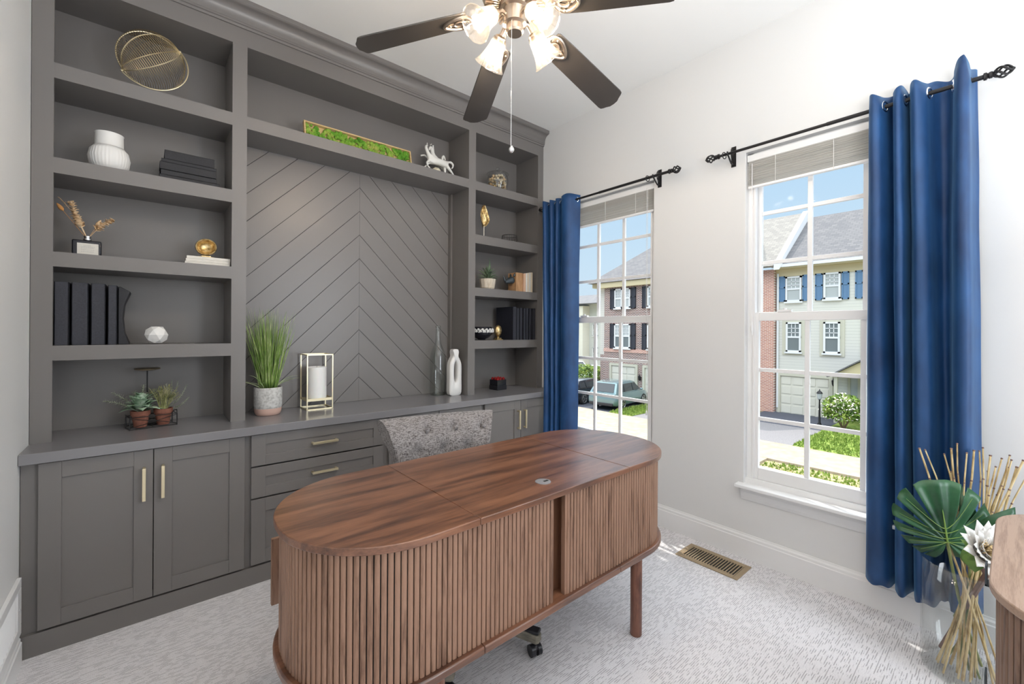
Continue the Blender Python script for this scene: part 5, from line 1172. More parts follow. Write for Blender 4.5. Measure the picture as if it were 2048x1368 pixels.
# navy books
xs = [(2.412, 2.450, 'thick navy book at the open end of the dark row, its whole cover showing'), (2.460, 2.494, 'navy book second in the dark row of the right unit'), (2.503, 2.530, 'navy book third in the dark row of the right unit'), (2.539, 2.563, 'navy book fourth in the dark row of the right unit'), (2.572, 2.602, 'navy book fifth in the dark row of the right unit'), (2.612, 2.638, 'navy book last but one towards the window wall in the dark row'), (2.650, 2.682, 'navy book last in the dark row, touching the unit side')]
for i, (a, b_, lb) in enumerate(xs):
    if i == 0:
        t = book('book', lb, a, b_, 2.830, 3.06, Z1 + 0.0002, Z1 + 0.288, 'navy', 'navy books standing in the right unit', th=0.004, page='black')
        build('spine', B(a + 0.001, b_ - 0.001, 2.826, 2.830, Z1 + 0.0004, Z1 + 0.287), 'slate', t, smooth=False)
    else:
        t = book('book', lb, a, b_, 2.830 + 0.004 * (i % 3), 3.03, Z1 + 0.0002, Z1 + 0.282 - 0.003 * (i % 2), 'slate', 'navy books standing in the right unit', th=0.004, page='black')
# rose box
rx, ry = 2.345, 2.945
t = thing('rose_box', 'small black square box of red roses on the countertop of the right unit', 'flower box', (rx, ry, Z0))
RM = Matrix.Translation((rx, ry, Z0)) @ Matrix.Rotation(math.radians(4), 4, 'Z')
build('box', MB().box(-0.052, 0.052, -0.050, 0.050, 0.0, 0.088).xf(RM), 'blackgloss', t, smooth=False, bevel=0.0015)
build('box_sleeve', MB().box(-0.055, 0.055, -0.053, 0.053, 0.0005, 0.038).xf(RM), 'black', t, smooth=False, bevel=0.001)
for i in range(3):
    for j in range(3):
        c_ = RM @ Vector((-0.033 + 0.033 * i, -0.033 + 0.033 * j, 0.094)); m = MB()
        for k in range(14):
            a = k * 2.4; rr = 0.003 + 0.0010 * k; m.leaf(c_ + Vector((cos(a) * rr, sin(a) * rr, -0.008)), c_ + Vector((cos(a) * rr * 1.15, sin(a) * rr * 1.15, 0.016 - 0.0008 * k)), 0.019, (cos(a), sin(a), 0.2), -0.25, 4, -0.3)
        build('rose', m, 'red', t, ang=80, solid=0.0008)

# ================================================================== FLOOR VASE WITH STEMS
vx, vy, vr, vh = 2.500, 0.118, 0.140, 0.437
t = thing('floor_vase', 'large clear cylinder glass vase on the carpet under the long blue curtain', 'vase', (vx, vy, 0))
build('cylinder', MB().lathe([(vr, 0.004), (vr, vh)], (vx, vy, 0), n=64, cap=False), 'glass', t, solid=0.005)
build('glass_base', MB().lathe([(0.0, 0.002), (vr - 0.004, 0.002), (vr, 0.010), (vr - 0.006, 0.018), (0.0, 0.016)], (vx, vy, 0), n=64, cap=False), 'glass', t)
build('rim', MB().torus((vx, vy, vh), vr, 0.0032, n=64), 'glass', t)
def V(x_, y, z): return Vector((vx + x_, vy + y, z))
r_ = random.Random(12); i = 0
tops = [(0.06, 0.16, 0.86), (0.05, 0.135, 0.86), (0.08, 0.075, 0.85), (0.07, 0.055, 0.88), (0.09, 0.045, 0.90), (0.07, 0.02, 0.87), (0.09, 0.0, 0.88), (0.10, -0.02, 0.88), (0.08, -0.035, 0.90), (0.10, -0.055, 0.87), (0.09, -0.065, 0.83), (0.12, -0.075, 0.86), (0.11, -0.09, 0.83), (0.10, -0.10, 0.88), (0.12, -0.11, 0.86), (0.10, -0.125, 0.84), (0.13, -0.145, 0.80), (0.08, 0.065, 0.78), (0.09, -0.13, 0.87), (0.11, -0.04, 0.80)]
for k, (x_, y, z) in enumerate(tops):
    p1 = V(x_, y, z); an = r_.uniform(0, 2 * PI); p0 = V(-x_ * 0.6 + 0.05 * cos(an), -y * 0.55 + 0.03 * sin(an), 0.022); m = MB()
    q0 = max(abs((p0 - V(0, 0, 0.022)).x), 0)
    rr = 0.0034 if k % 3 else 0.0045
    pts = [p0.lerp(p1, j / 8) + Vector((0.006 * sin(j + k), 0.006 * cos(j * 1.3 + k), 0)) * (j / 8) for j in range(9)]
    # keep inside the glass
    pts = [Vector((vx + (p.x - vx) * min(1, 0.125 / max(1e-6, math.hypot(p.x - vx, p.y - vy))), vy + (p.y - vy) * min(1, 0.125 / max(1e-6, math.hypot(p.x - vx, p.y - vy))), p.z)) if p.z < vh + 0.02 else p for p in pts]
    rads = [rr * (1 - 0.25 * j / 8) for j in range(9)]
    m.tube(pts, rads, 8); c = tag(build('cane_stem', m, 'bamboo'), 'thin pale knotted cane standing in the floor vase', 'dried stem', 'pale canes in the glass floor vase')
    for q in (0.62, 0.74, 0.86, 1.0):
        nd = MB()
        j = q * 8; a0 = int(min(7, j)); p = pts[a0].lerp(pts[a0 + 1], j - a0); dd = (pts[a0 + 1] - pts[a0]).normalized(); nd.lathe([(rr * 0.8, -0.003), (rr * 1.12, 0), (rr * 0.8, 0.003)], p - dd * 0.002, dd, 8)
        build('knot', nd, 'brownstem', c)

# monstera leaf
MP = V(-0.055, 0.060, 0.525)     # petiole joint
up = Vector((-0.10, 0.11, 1.0)).normalized(); nrm = Vector((-0.86, -0.42, 0.30)); nrm = (nrm - up * nrm.dot(up)).normalized(); sid = nrm.cross(up).normalized()
if sid.dot(Vector((0, 1, 0))) < 0: sid = -sid        # +side = image left
def heart(a):   # a: angle from up, returns radius of the outline
    base_ = 0.150 + 0.060 * cos(a) + 0.012 * cos(2 * a); return base_
spl = [(-2.35, 0.55), (-1.95, 0.50), (-1.55, 0.42), (-1.18, 0.42), (-0.80, 0.42), (-0.42, 0.40), (0.42, 0.40), (0.80, 0.40), (1.18, 0.42), (1.55, 0.42), (1.95, 0.50), (2.35, 0.55)]
NA = 240; AM = 2.86; ring = []
ML = MB(); vsL = []; NRr = 9
for ia in range(NA + 1):
    a = -AM + 2 * AM * ia / NA; R1 = heart(a); cut = 1.0
    for sa, inner in spl:
        w_ = 0.055
        if abs(a - sa) < w_: cut = min(cut, inner + (1 - inner) * (abs(a - sa) / w_) ** 2)
    if abs(a) > 2.5: R1 *= 1.0 - 0.35 * (abs(a) - 2.5)
    for ir in range(NRr + 1):
        q = ir / NRr * cut; rr = R1 * q * (1.02 if cut > 0.9 else 1)
        px_, py_ = rr * sin(a), rr * cos(a) + 0.02 * q
        near = min(abs(a - (s0[0] + s1[0]) / 2) for s0, s1 in zip(spl, spl[1:]))
        lift = -0.10 * (px_ ** 2) / 0.15 - 0.035 * max(0, q - 0.55) ** 1.2 + 0.006 * cos(a * 16.5) * q
        vsL.append(MP + sid * px_ + up * py_ + nrm * lift)
fsL = [(ia * (NRr + 1) + ir, (ia + 1) * (NRr + 1) + ir, (ia + 1) * (NRr + 1) + ir + 1, ia * (NRr + 1) + ir + 1) for ia in range(NA) for ir in range(NRr)]
t = thing('monstera_leaf', 'single large dark green split leaf fanning out over the glass floor vase rim', 'leaf', tuple(MP))
build('leaf_blade', ML.add(vsL, fsL), 'monstera', t, ang=80, solid=0.0012)
m = MB()
def onleaf(a, q):
    rr = heart(a) * q; px_ = rr * sin(a); return MP + sid * px_ + up * (rr * cos(a) + 0.02 * q) + nrm * (-0.10 * px_ ** 2 / 0.15 - 0.035 * max(0, q - 0.55) ** 1.2 + 0.0022)
m.tube([onleaf(0.0, j / 10 * 0.96) for j in range(11)], [0.0034 - 0.00025 * j for j in range(11)], 6)
for k in range(len(spl) - 1):
    a = (spl[k][0] + spl[k + 1][0]) / 2
    if abs(a) < 0.1: continue
    st = max(0.0, cos(a)) * 0.30
    p0 = onleaf(0.0, st); m.tube([p0.lerp(onleaf(a, 0.9 * j / 6), j / 6) + nrm * 0.0005 for j in range(7)], [0.0018 - 0.0002 * j for j in range(7)], 5)
build('veins', m, 'vein', t)
build('stalk', MB().tube([MP, V(-0.035, 0.050, 0.44), V(-0.015, 0.030, 0.30), V(0.02, 0.0, 0.15), V(0.06, -0.03, 0.025)], 0.0052, 8), 'stem', t)

# protea
PC = V(-0.155, -0.048, 0.560)
t = thing('protea_flower', 'large white protea bloom with a straw centre above the floor vase', 'flower', tuple(PC))
axp = Vector((-0.62, -0.50, 0.55)).normalized(); e1 = axp.orthogonal().normalized(); e2 = axp.cross(e1)
m = MB()
for k in range(44):
    lay = min(2, k // 15); a = k * 2.4; rad = e1 * cos(a) + e2 * sin(a); op = (0.78, 0.52, 0.30)[lay]; b0 = PC - axp * 0.045 + rad * 0.012; d = (rad * sin(op) + axp * cos(op)).normalized()
    m.leaf(b0 + rad * 0.010, b0 + d * (0.128 - 0.012 * lay), 0.060, -rad, 0.16, 7, 0.10)
build('petals', m, 'petal', t, ang=80, solid=0.001)
m = MB(); r_ = random.Random(1)
for k in range(70):
    a = r_.uniform(0, 2 * PI); rr = r_.uniform(0, 0.024); d = (axp + (e1 * cos(a) + e2 * sin(a)) * rr * 12).normalized(); b0 = PC + (e1 * cos(a) + e2 * sin(a)) * rr; m.tube([b0, b0 + d * r_.uniform(0.035, 0.055)], [0.0016, 0.0024], 5)
build('stamens', m, 'stamen', t)
m = MB()
for k in range(6):
    a = k * 1.05 + 0.4; rad = e1 * cos(a) + e2 * sin(a); b0 = PC - axp * 0.065; m.leaf(b0, b0 + (rad * 0.75 + axp * 0.55).normalized() * 0.085, 0.050, -rad, 0.2, 6, 0.1)
m.leaf(PC - axp * 0.05, V(-0.16, -0.02, 0.475), 0.065, (-0.8, 0.2, 0.6), 0.2, 7, 0.12)
build('bracts', m, 'softgreen', t, ang=80, solid=0.001)
build('stalk', MB().tube([PC - axp * 0.05, V(-0.055, -0.045, 0.44), V(-0.01, 0.0, 0.30), V(0.05, 0.055, 0.12), V(0.07, 0.085, 0.03)], 0.0095, 10), 'brownstem', t)
# big dark leaves behind and green stems
for k, (tip, base_, w_, nn, lb) in enumerate(((V(0.02, -0.115, 0.700), V(0.02, -0.03, 0.56), 0.085, (-0.9, -0.3, 0.3), 'broad dark leaf curling behind the white protea'), (V(0.10, -0.175, 0.655), V(0.04, -0.06, 0.58), 0.045, (-0.7, -0.3, 0.7), 'narrow dark leaf pointing towards the right wall above the protea'), (V(0.06, 0.030, 0.735), V(0.05, 0.005, 0.50), 0.060, (-0.9, -0.2, 0.3), 'slim upright dark leaf between the split leaf and the canes'), (V(-0.06, -0.01, 0.57), V(-0.02, 0.0, 0.44), 0.045, (-0.9, 0.1, 0.4), 'short mid-green leaf tucked between the split leaf and the protea'))):
    t = thing('foliage_stem', lb, 'leaf', tuple(base_))
    build('leaf_blade', MB().leaf(base_, tip, w_, nn, 0.22, 9, 0.12), 'monstera' if k < 3 else 'softgreen', t, ang=80, solid=0.001)
    build('stalk', MB().tube([base_, base_.lerp(V(0, 0, 0.3), 0.6), V(0.02 * k - 0.03, 0.015 * k, 0.2), V(0.05 - 0.03 * k, 0.06 - 0.03 * k, 0.024)], 0.0038, 7), 'stem', t)

# ================================================================== OUTSIDE
GZ = -3.30
struct('ground', B(3.2, 80, -30, 90, GZ - 0.3, GZ - 0.02), 'verge', smooth=False)
struct('road', B(3.2, 15.2, -30, 90, GZ - 0.02, GZ), 'asphalt', smooth=False)
struct('kerb_strip', B(15.2, 15.75, -30, 90, GZ - 0.02, GZ + 0.10), 'pavement', smooth=False).name = 'trim_1'
k_ = struct('trim_2', B(15.75, 16.0, 2.0, 6.0, GZ - 0.02, GZ + 0.10), 'kerb', smooth=False)
struct('pavement', B(17.3, 20.0, -30, 90, GZ - 0.02, GZ + 0.06), 'pavement', smooth=False)
struct('driveway_apron', MB().box(15.75, 17.3, 5.9, 90, GZ - 0.02, GZ + 0.055).box(15.75, 17.3, -30, 2.3, GZ - 0.02, GZ + 0.055), 'pavement', smooth=False)
struct('driveway', B(20.0, 28.0, 5.9, 9.6, GZ - 0.02, GZ + 0.03), 'asphalt', smooth=False)
struct('driveway', B(24.2, 28.0, 5.9, 9.6, GZ - 0.02, GZ + 0.034), 'darkasphalt', smooth=False)
struct('driveway', B(20.0, 25.0, 15.0, 24.0, GZ - 0.02, GZ + 0.03), 'darkasphalt', smooth=False)
struct('driveway', B(20.0, 25.0, 10.2, 13.6, GZ - 0.02, GZ + 0.03), 'asphalt', smooth=False)
gb = MB().box(20.0, 28.0, -4, 5.9, GZ - 0.02, GZ + 0.07); gb.box(20.0, 25, 13.6, 15.0, GZ - 0.02, GZ + 0.09); gb.box(26, 30, 21, 34, GZ - 0.02, GZ + 0.05)
m = MB(); r_ = random.Random(6)
def tufts(m, x0, x1, y0, y1, z, n, h):
    for _ in range(n):
        x_, y = r_.uniform(x0, x1), r_.uniform(y0, y1); a = r_.uniform(0, PI); s_ = r_.uniform(0.02, 0.05); hh = h * r_.uniform(0.5, 1)
        m.add([(x_ - s_ * cos(a), y - s_ * sin(a), z), (x_ + s_ * cos(a), y + s_ * sin(a), z), (x_ + r_.uniform(-.04, .04), y + r_.uniform(-.04, .04), z + hh)], [(0, 1, 2)])
tufts(gb, 20.0, 24, 2, 5.9, GZ + 0.07, 2600, 0.14); tufts(gb, 20.0, 24.8, 13.6, 15.0, GZ + 0.09, 1600, 0.16); tufts(gb, 16.0, 17.2, 2.4, 5.8, GZ - 0.02, 500, 0.12)
l_ = build('lawn', gb, 'lawn', smooth=False, kind='stuff'); tag(l_, 'bright green lawns and verge grass across the street', 'grass')

def hwin(par, D, y0, y1, z0, z1, grid=(3, 2), rows=3, pane='pane', low='lightpane'):
    m = MB(); f = 0.09; zm = (z0 + z1) / 2
    m.box(D - 0.10, D, y0, y0 + f, z0, z1).box(D - 0.10, D, y1 - f, y1, z0, z1).box(D - 0.10, D, y0, y1, z0, z0 + f).box(D - 0.10, D, y0, y1, z1 - f, z1).box(D - 0.08, D, y0, y1, zm - 0.05, zm + 0.05).box(D - 0.14, D, y0 - 0.06, y1 + 0.06, z0 - 0.09, z0)
    for k in range(1, grid[0]): y = y0 + f + (y1 - y0 - 2 * f) * k / grid[0]; m.box(D - 0.07, D - 0.02, y - 0.018, y + 0.018, zm, z1 - f)
    for k in range(1, rows): z = zm + (z1 - f - zm) * k / rows; m.box(D - 0.07, D - 0.02, y0 + f, y1 - f, z - 0.018, z + 0.018)
    w = build('window', m, 'extwhite', par, smooth=False)
    build('upper_pane', B(D - 0.045, D - 0.02, y0 + f, y1 - f, zm, z1 - f), pane, w, smooth=False); build('lower_pane', B(D - 0.045, D - 0.02, y0 + f, y1 - f, z0 + f, zm), low, w, smooth=False)
def shutter(par, D, y0, y1, z0, z1, mat):
    m = MB().box(D - 0.05, D, y0, y1, z0, z1); zm = (z0 + z1) / 2 + 0.08
    for a, b_ in ((z0, z0 + 0.08), (z1 - 0.08, z1), (zm - 0.04, zm + 0.04)): m.box(D - 0.075, D - 0.04, y0, y1, a, b_)
    for a, b_ in ((y0, y0 + 0.06), (y1 - 0.06, y1)): m.box(D - 0.075, D - 0.04, a, b_, z0, z1)
    build('shutter', m, mat, par, smooth=False)
def garage(par, D, y0, y1, z0, z1, rows=4, cols=4):
    m = MB().box(D - 0.02, D, y0, y1, z0, z1)
    for i in range(rows):
        for j in range(cols):
            a = y0 + (y1 - y0) * (j + 0.10) / cols; b_ = y0 + (y1 - y0) * (j + 0.90) / cols; c = z0 + (z1 - z0) * (i + 0.12) / rows; d = z0 + (z1 - z0) * (i + 0.88) / rows; m.box(D - 0.045, D - 0.02, a, b_, c, d)
    g_ = build('garage_door', m, 'garage', par, smooth=False)
    build('garage_surround', MB().box(D - 0.10, D, y0 - 0.16, y0, z0, z1 + 0.16).box(D - 0.10, D, y1, y1 + 0.16, z0, z1 + 0.16).box(D - 0.10, D, y0, y1, z1, z1 + 0.16), 'beige', par, smooth=False)
def lantern_(par, D, y, z):
    build('wall_lantern', MB().box(D - 0.04, D, y - 0.04, y + 0.04, z, z + 0.22).lathe([(0.03, 0), (0.07, 0.10), (0.09, 0.30), (0.05, 0.34), (0.01, 0.42)], (D - 0.14, y, z), n=8), 'iron', par, smooth=False)

# cream sided house (seen through the window with the wide sill)
D = 28.0
h = thing('townhouse', 'cream sided townhouse with blue upper shutters and a brick pier across the street', 'house', (32, 5.5, GZ), 'townhouses across the street')
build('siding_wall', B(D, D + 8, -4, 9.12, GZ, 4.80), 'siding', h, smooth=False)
build('downspout', MB().cyl((D - 0.08, 9.02, GZ + 0.3), (D - 0.08, 9.02, 4.75), 0.06, n=8), 'extwhite', h)
build('fascia', MB().box(D - 0.06, D, -4, 9.13, 4.55, 4.98).box(D - 0.45, D - 0.30, -4, 9.13, 5.05, 5.20).box(D - 0.45, D, -4, 9.13, 4.98, 5.05), 'cream', h, smooth=False)
build('gutter', B(D - 0.58, D - 0.45, -4, 9.2, 5.06, 5.22), 'extwhite', h, smooth=False)
build('roof', MB().add([(D - 0.5, -4, 5.2), (D - 0.5, 8.69, 5.2), (D + 4.5, 8.69, 8.75), (D + 4.5, -4, 8.75), (D + 9, -4, 5.2), (D + 9, 8.69, 5.2)], [(0, 1, 2, 3), (3, 2, 5, 4), (0, 3, 4), (1, 5, 2)]), 'shingle', h, smooth=False)
h2 = thing('townhouse', 'red brick neighbour townhouse with a white rake gable left of the cream sided one', 'house', (32, 11, GZ), 'townhouses across the street')
build('brick_wall', B(D - 0.35, D + 8, 9.14, 12.3, GZ, 5.0), 'brickred', h2, smooth=False)
build('roof', MB().add([(D - 0.9, 9.0, 5.1), (D - 0.9, 12.3, 5.1), (D + 4.2, 12.3, 9.0), (D + 4.2, 9.0, 9.0)], [(0, 1, 2, 3)]), 'shinglelight', h2, smooth=False, solid=0.12)
build('rake_wall', MB().prism([(D - 0.9, 4.9), (D - 0.9, 5.25), (D + 4.2, 9.15), (D + 4.2, 8.2)], 8.70, 8.98, 'xz'), 'extwhite', h2, smooth=False)
build('dormer', MB().prism([(10.7, 6.3), (12.3, 6.3), (12.3, 7.9), (12.2, 7.9), (10.7, 7.1)], D + 0.3, D + 3, 'yz'), 'extwhite', h2, smooth=False)
build('dormer_roof', MB().add([(D, 10.4, 6.95), (D, 12.2, 8.0), (D + 3.2, 12.2, 8.0), (D + 3.2, 10.4, 6.95)], [(0, 1, 2, 3)]), 'shinglelight', h2, smooth=False, solid=0.12)
for (y0, y1, z0, z1) in ((7.84, 8.63, 3.11, 4.53), (6.06, 6.81, 3.16, 4.58), (4.2, 4.95, 3.16, 4.58)): hwin(h, D, y0, y1, z0, z1, pane='lightpane')
for a, b_ in ((8.66, 8.99), (7.52, 7.80), (6.86, 7.20), (5.70, 6.02), (5.12, 5.45)): shutter(h, D, a, b_, 3.12, 4.58, 'bluesh')
for (y0, y1, a, b_) in ((7.85, 8.59, 7.63, 8.79), (6.07, 6.80, 5.88, 6.98), (4.3, 5.0, 4.10, 5.22)):
    build('window_surround', B(D - 0.05, D, a, b_, 0.07, 2.06), 'beige', h, smooth=False); hwin(h, D - 0.02, y0, y1, 0.25, 1.93, low='pane')
garage(h, D, 6.53, 8.87, GZ, -1.13, 4, 4); lantern_(h, D, 6.33, -1.50)
build('porch_gable', MB().prism([(3.2, -0.86), (6.19, -0.86), (4.9, -0.02)], D - 1.2, D, 'yz'), 'cream', h, smooth=False)
build('porch_roof', MB().add([(D - 1.35, 6.35, -0.92), (D - 1.35, 4.9, 0.05), (D, 4.9, 0.05), (D, 6.35, -0.92)], [(0, 1, 2, 3)]).add([(D - 1.35, 4.9, 0.05), (D - 1.35, 3.1, -0.92), (D, 3.1, -0.92), (D, 4.9, 0.05)], [(0, 1, 2, 3)]), 'shingle', h, smooth=False, solid=0.06)
build('porch_post', MB().box(D - 1.1, D - 0.95, 5.95, 6.10, GZ, -0.86), 'beige', h, smooth=False)
build('entry_door', MB().box(D - 0.04, D, 4.3, 5.2, GZ + 0.2, -1.0), 'pane', h, smooth=False); build('entry_frame', MB().box(D - 0.07, D - 0.02, 5.2, 5.32, GZ, -0.95).box(D - 0.07, D - 0.02, 5.62, 5.74, GZ, -0.95).box(D - 0.07, D - 0.02, 4.2, 5.74, -1.0, -0.86), 'beige', h, smooth=False); build('sidelight', B(D - 0.04, D, 5.32, 5.62, GZ + 0.5, -1.0), 'lightpane', h, smooth=False)

# brick house (seen through the window beside the bookcase)
D = 25.0
h = thing('townhouse', 'brown brick townhouse with dark shutters and two beige garage doors across the street', 'house', (29, 15, GZ), 'townhouses across the street')
build('brick_wall', B(D, D + 8, 12.5, 19.2, GZ, 4.45), 'brickdark', h, smooth=False)
build('brick_band', B(D - 0.05, D, 12.5, 19.2, -0.10, 0.14), 'brickred', h, smooth=False)
build('side_bay', B(D + 0.6, D + 6, 19.2, 20.0, GZ, -0.35), 'brickdark', h, smooth=False)
build('side_siding', B(D + 0.6, D + 7, 19.2, 20.0, -0.35, 4.6), 'siding', h, smooth=False)
build('fascia', B(D - 0.35, D, 12.5, 19.4, 4.42, 4.78).box(D, D + 7, 19.2, 20.3, 4.5, 4.8), 'cream', h, smooth=False)
build('roof', MB().add([(D - 0.45, 12.4, 4.8), (D - 0.45, 20.4, 4.8), (D + 8.4, 20.4, 4.8), (D + 8.4, 12.4, 4.8), (D + 3.9, 12.4, 8.0), (D + 3.9, 17.0, 8.0)], [(0, 1, 5, 4), (1, 2, 5), (2, 3, 4, 5), (0, 4, 3), (0, 3, 2, 1)]), 'shingle', h, smooth=False)
for z0, z1, pn, lw in ((2.96, 4.30, 'lightpane', 'lightpane'), (0.20, 1.86, 'lightpane', 'pane')):
    for y0, y1 in ((17.65, 18.27), (17.0, 17.62), (14.9, 15.68)): hwin(h, D, y0, y1, z0, z1, pane=pn, low=lw)
    for a, b_ in ((18.30, 18.66), (16.58, 16.94), (15.76, 16.09), (14.4, 14.8)): shutter(h, D, a, b_, z0 - 0.05, z1 + 0.03, 'darksh')
garage(h, D, 16.55, 18.5, GZ, -1.03, 4, 3); garage(h, D, 13.9, 15.85, GZ, -1.03, 4, 3); lantern_(h, D, 16.2, -1.9)
# far pale building
D = 40.0
h = thing('townhouse', 'distant pale building with two small windows at the left of the brick townhouse', 'house', (44, 34, GZ), 'townhouses across the street')
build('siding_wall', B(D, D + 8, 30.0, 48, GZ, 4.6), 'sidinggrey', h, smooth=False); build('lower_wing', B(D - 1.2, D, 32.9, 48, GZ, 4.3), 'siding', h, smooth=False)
build('roof', MB().add([(D - 1.6, 29.6, 4.5), (D - 1.6, 48, 4.5), (D + 4, 48, 6.0), (D + 4, 29.6, 6.0)], [(0, 1, 2, 3)]), 'shingle', h, smooth=False, solid=0.1)
for z0, z1 in ((0.79, 2.2), (-1.9, -0.56)): hwin(h, D, 31.6, 32.36, z0, z1)

# foliage clusters
def leafball(m, c, r, n, ls, seed):
    rr = random.Random(seed)
    for _ in range(n):
        d = Vector((rr.gauss(0, 1), rr.gauss(0, 1), rr.gauss(0, 1))).normalized()
        if d.z < -0.4: d.z = -d.z
        q = (0.72 + 0.28 * rr.random()) * (1 + 0.22 * noise.noise(d * 2.1 + Vector((seed, 0, 0)))); p = Vector(c) + Vector((d.x * r[0], d.y * r[1], d.z * r[2])) * q
        u = Vector((rr.gauss(0, 1), rr.gauss(0, 1), rr.gauss(0, 1))).normalized(); v = u.orthogonal().normalized(); s_ = ls * rr.uniform(0.6, 1.2)
        m.add([p - u * s_, p + v * s_ * 0.5, p + u * s_, p - v * s_ * 0.5], [(0, 1, 2, 3)])
def bush(label, c, r, n, mat, seed, ls=0.09, flowers=0, group=None):
    t = thing('bush', label, 'bush', (c[0], c[1], GZ), group)
    m = MB(); leafball(m, c, r, n, ls, seed); build('leaves', m, mat, t, smooth=False)
    m = MB(); rr = random.Random(seed)
    for k in range(9): a = k * 0.7; m.tube([(c[0], c[1], GZ), (c[0] + 0.3 * r[0] * cos(a), c[1] + 0.3 * r[1] * sin(a), c[2] - r[2] * 0.3), (c[0] + 0.75 * r[0] * cos(a), c[1] + 0.75 * r[1] * sin(a), c[2] + r[2] * 0.3)], [0.03, 0.018, 0.006], 5)
    build('branches', m, 'brownstem', t)
    if flowers:
        m = MB(); leafball(m, c, (r[0] * 1.05, r[1] * 1.05, r[2] * 1.05), flowers, 0.07, seed + 5); build('blossoms', m, 'blossom', t, smooth=False)
bush('pale-blossomed shrub on the lawn in front of the cream sided townhouse', (25.2, 5.33, GZ + 0.85), (0.72, 0.86, 0.85), 2600, 'bush', 3, 0.09, 420)
bush('plain green shrub behind the pale-blossomed one by the porch', (26.9, 4.4, GZ + 0.8), (0.65, 0.75, 0.85), 1800, 'bush', 8, 0.09)
bush('rounded lime-green bush left of the grey-green parked car', (26.8, 22.0, GZ + 0.95), (1.2, 1.7, 1.05), 3200, 'bush', 21, 0.11)
bush('low dark bush at the corner of the brick townhouse', (25.1, 20.9, GZ + 0.35), (0.5, 0.5, 0.45), 700, 'bushdark', 5, 0.07)
bush('small dark shrub by the distant pale building', (38.0, 35.2, GZ + 0.6), (0.7, 1.2, 0.7), 900, 'bushdark', 15, 0.12)
t = thing('lamp_post', 'black garden lamp post beside the driveway of the cream sided townhouse', 'street lamp', (25.4, 6.33, GZ))
build('post', MB().lathe([(0.10, 0), (0.10, 0.12), (0.05, 0.2), (0.04, 0.9), (0.03, 1.30), (0.05, 1.34)], (25.4, 6.33, GZ), n=12), 'iron', t)
build('lamp_head', MB().lathe([(0.05, 1.34), (0.09, 1.38), (0.12, 1.62), (0.10, 1.64)], (25.4, 6.33, GZ), n=8), 'lightpane', t, smooth=False); build('lamp_cap', MB().lathe([(0.14, 1.64), (0.10, 1.72), (0.03, 1.78), (0.01, 1.86)], (25.4, 6.33, GZ), n=8), 'iron', t, smooth=False)

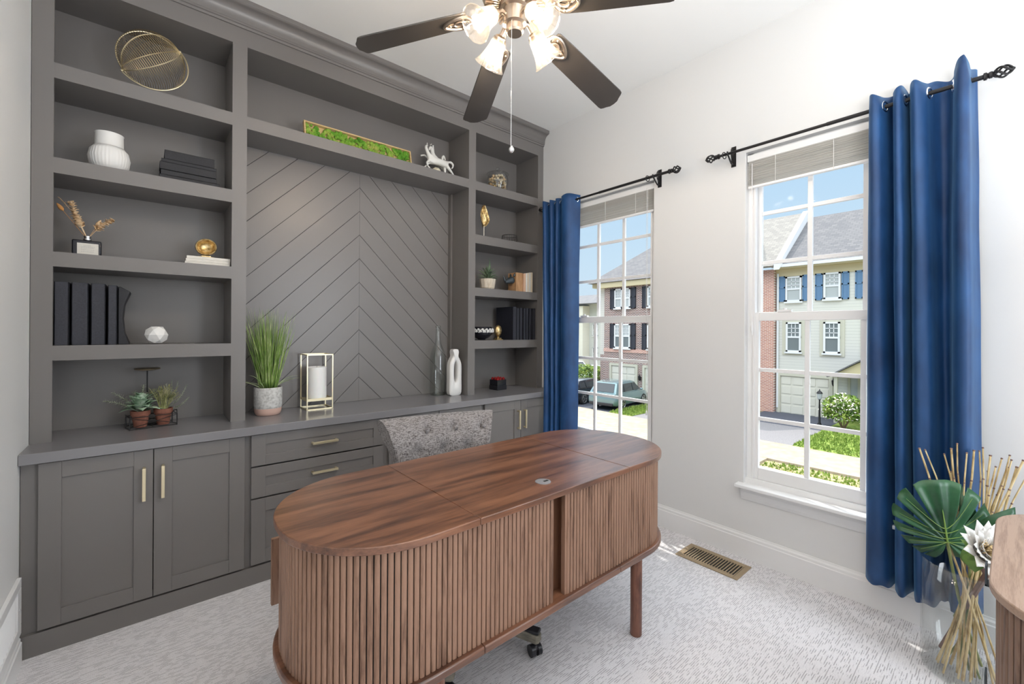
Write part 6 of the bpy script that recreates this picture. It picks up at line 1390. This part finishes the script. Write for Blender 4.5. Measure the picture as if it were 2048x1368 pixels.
# cars
def car(name, label, loc, rot, paint, L=4.6, Wd=1.85, H=1.60, group=None, suv=True):
    t = thing(name, label, 'car', loc, group, rot)
    hw = Wd / 2
    # stations along x (rear -L/2 .. front L/2): (x, half width, z bottom, z shoulder, z top, half width top)
    def body(st):
        R_ = []
        for x_, w_, zb, zs in st:
            R_.append([(x_, -w_ * 0.90, zb), (x_, -w_, zb + 0.12), (x_, -w_, (zb + zs) / 2 + 0.05), (x_, -w_ * 0.95, zs - 0.03), (x_, -w_ * 0.86, zs), (x_, 0, zs + 0.015), (x_, w_ * 0.86, zs), (x_, w_ * 0.95, zs - 0.03), (x_, w_, (zb + zs) / 2 + 0.05), (x_, w_, zb + 0.12), (x_, w_ * 0.90, zb)])
        return MB().rings(R_)
    a = L / 2
    st = [(-a, hw * 0.80, 0.42, 0.80), (-a + 0.06, hw * 0.92, 0.32, 0.98), (-a + 0.30, hw * 0.98, 0.26, 1.02), (-a + 1.0, hw, 0.24, 1.00), (0, hw, 0.24, 0.98), (a - 1.45, hw, 0.24, 0.98), (a - 0.7, hw * 0.98, 0.24, 0.92), (a - 0.2, hw * 0.90, 0.26, 0.80), (a - 0.03, hw * 0.80, 0.32, 0.68), (a, hw * 0.7, 0.40, 0.60)]
    build('body', body(st), paint, t, local=True, ang=50)
    # greenhouse
    R_ = []; gl_ = [(-a + 0.22, 0.99, 0.92), (-a + 0.62, H - 0.05, 0.76), (-a + 1.3, H, 0.74), (0.1, H, 0.74), (0.55, H - 0.10, 0.76), (a - 1.35, 0.99, 0.88)]
    cab_ = MB(); Rg = []
    for x_, z, w_ in gl_: Rg.append([(x_, -hw * 0.93, 0.96), (x_, -hw * w_, max(z - 0.04, 0.965)), (x_, -hw * (w_ - 0.06), z), (x_, hw * (w_ - 0.06), z), (x_, hw * w_, max(z - 0.04, 0.965)), (x_, hw * 0.93, 0.96)])
    build('cabin', cab_.rings(Rg), paint, t, local=True, ang=40)
    # side, rear and front glass as thin inset pieces
    m = MB()
    for s_ in (-1, 1):
        for xa, xb, ta, tb in ((-a + 0.55, -a + 1.15, -a + 0.72, -a + 1.15), (-a + 1.22, -0.02, -a + 1.22, -0.02), (0.05, 0.95, 0.05, 0.42)):
            y0_, y1_ = hw * 0.935, hw * 0.775; z0_, z1_ = 1.03, H - 0.14
            m.add([(xa, s_ * (y0_ + 0.004), z0_), (xb, s_ * (y0_ + 0.004), z0_), (tb, s_ * (y1_ + 0.012), z1_), (ta, s_ * (y1_ + 0.012), z1_)], [(0, 1, 2, 3)])
    m.add([(-a + 0.235, -hw * 0.74, 1.05), (-a + 0.235, hw * 0.74, 1.05), (-a + 0.565, hw * 0.64, H - 0.10), (-a + 0.565, -hw * 0.64, H - 0.10)], [(0, 1, 2, 3)])
    m.add([(a - 1.38, -hw * 0.76, 1.02), (a - 1.38, hw * 0.76, 1.02), (0.60, hw * 0.66, H - 0.12), (0.60, -hw * 0.66, H - 0.12)], [(0, 1, 2, 3)])
    build('glass', m, 'carglass', t, local=True, smooth=False, solid=0.03)
    build('bumper', MB().box(-a - 0.03, -a + 0.25, -hw * 0.82, hw * 0.82, 0.28, 0.46).box(a - 0.2, a + 0.02, -hw * 0.75, hw * 0.75, 0.26, 0.42), 'rubber', t, local=True, bevel=0.03)
    build('tail_lamp', MB().box(-a - 0.005, -a + 0.20, -hw * 0.94, -hw * 0.60, 0.80, 0.92).box(-a - 0.005, -a + 0.20, hw * 0.60, hw * 0.94, 0.80, 0.92), 'tail', t, local=True, bevel=0.02)
    for x_ in (-a + 0.92, a - 0.90):
        for s_ in (-1, 1):
            c_ = Vector((x_, s_ * (hw - 0.10), 0.345)); ax_ = Vector((0, s_, 0))
            w = build('wheel', MB().lathe([(0.22, -0.10), (0.33, -0.10), (0.35, -0.06), (0.35, 0.08), (0.33, 0.115), (0.25, 0.12)], c_, ax_, 28), 'tyre', t, local=True)
            m = MB().lathe([(0.0, 0.08), (0.06, 0.118), (0.0, 0.12)], c_, ax_, 12)
            for k in range(5): aa = 2 * PI * k / 5; d = Vector((cos(aa), 0, sin(aa))); m.obox(c_ + d * 0.13 + ax_ * 0.112, d, ax_, d.cross(ax_), 0.125, 0.012, 0.032)
            m.torus(c_ + ax_ * 0.112, 0.235, 0.018, ax_, 28, 6)
            g_ = build('rim', m, 'alloy', w, local=True)
    m = MB()
    for s_ in (-1, 1): m.sphere((0.85, s_ * (hw + 0.08), 1.05), (0.07, 0.10, 0.07), 10, 6)
    build('mirror', m, paint, t, local=True)
    return t
car('parked_car', 'grey-green sport utility car on the driveway of the brick townhouse, rear towards us', (22.55, 16.1, GZ + 0.03), math.radians(7), 'carpaint', 4.5, 1.9, 1.62, 'parked cars outside')
car('parked_car', 'dark saloon car partly behind the blue curtain, left of the grey-green one', (22.4, 18.75, GZ + 0.03), math.radians(5), 'cardark', 4.6, 1.85, 1.50, 'parked cars outside')
c3 = car('parked_car', 'white car parked farthest left among the distant cars', (35.2, 31.6, GZ), math.radians(70), 'carwhite', 4.6, 1.85, 1.5, 'parked cars outside')
c4 = dup(c3, (31.4, 25.8, GZ), 'white car parked just above the lime-green bush, nearer of the distant cars', 'parked cars outside', math.radians(75))
# unseen overhang above the windows, added to keep direct sun off the carpet
struct('sun_blocker', B(XO, XO + 0.55, YS, 3.4, 3.42, 3.56), 'trim', smooth=False)
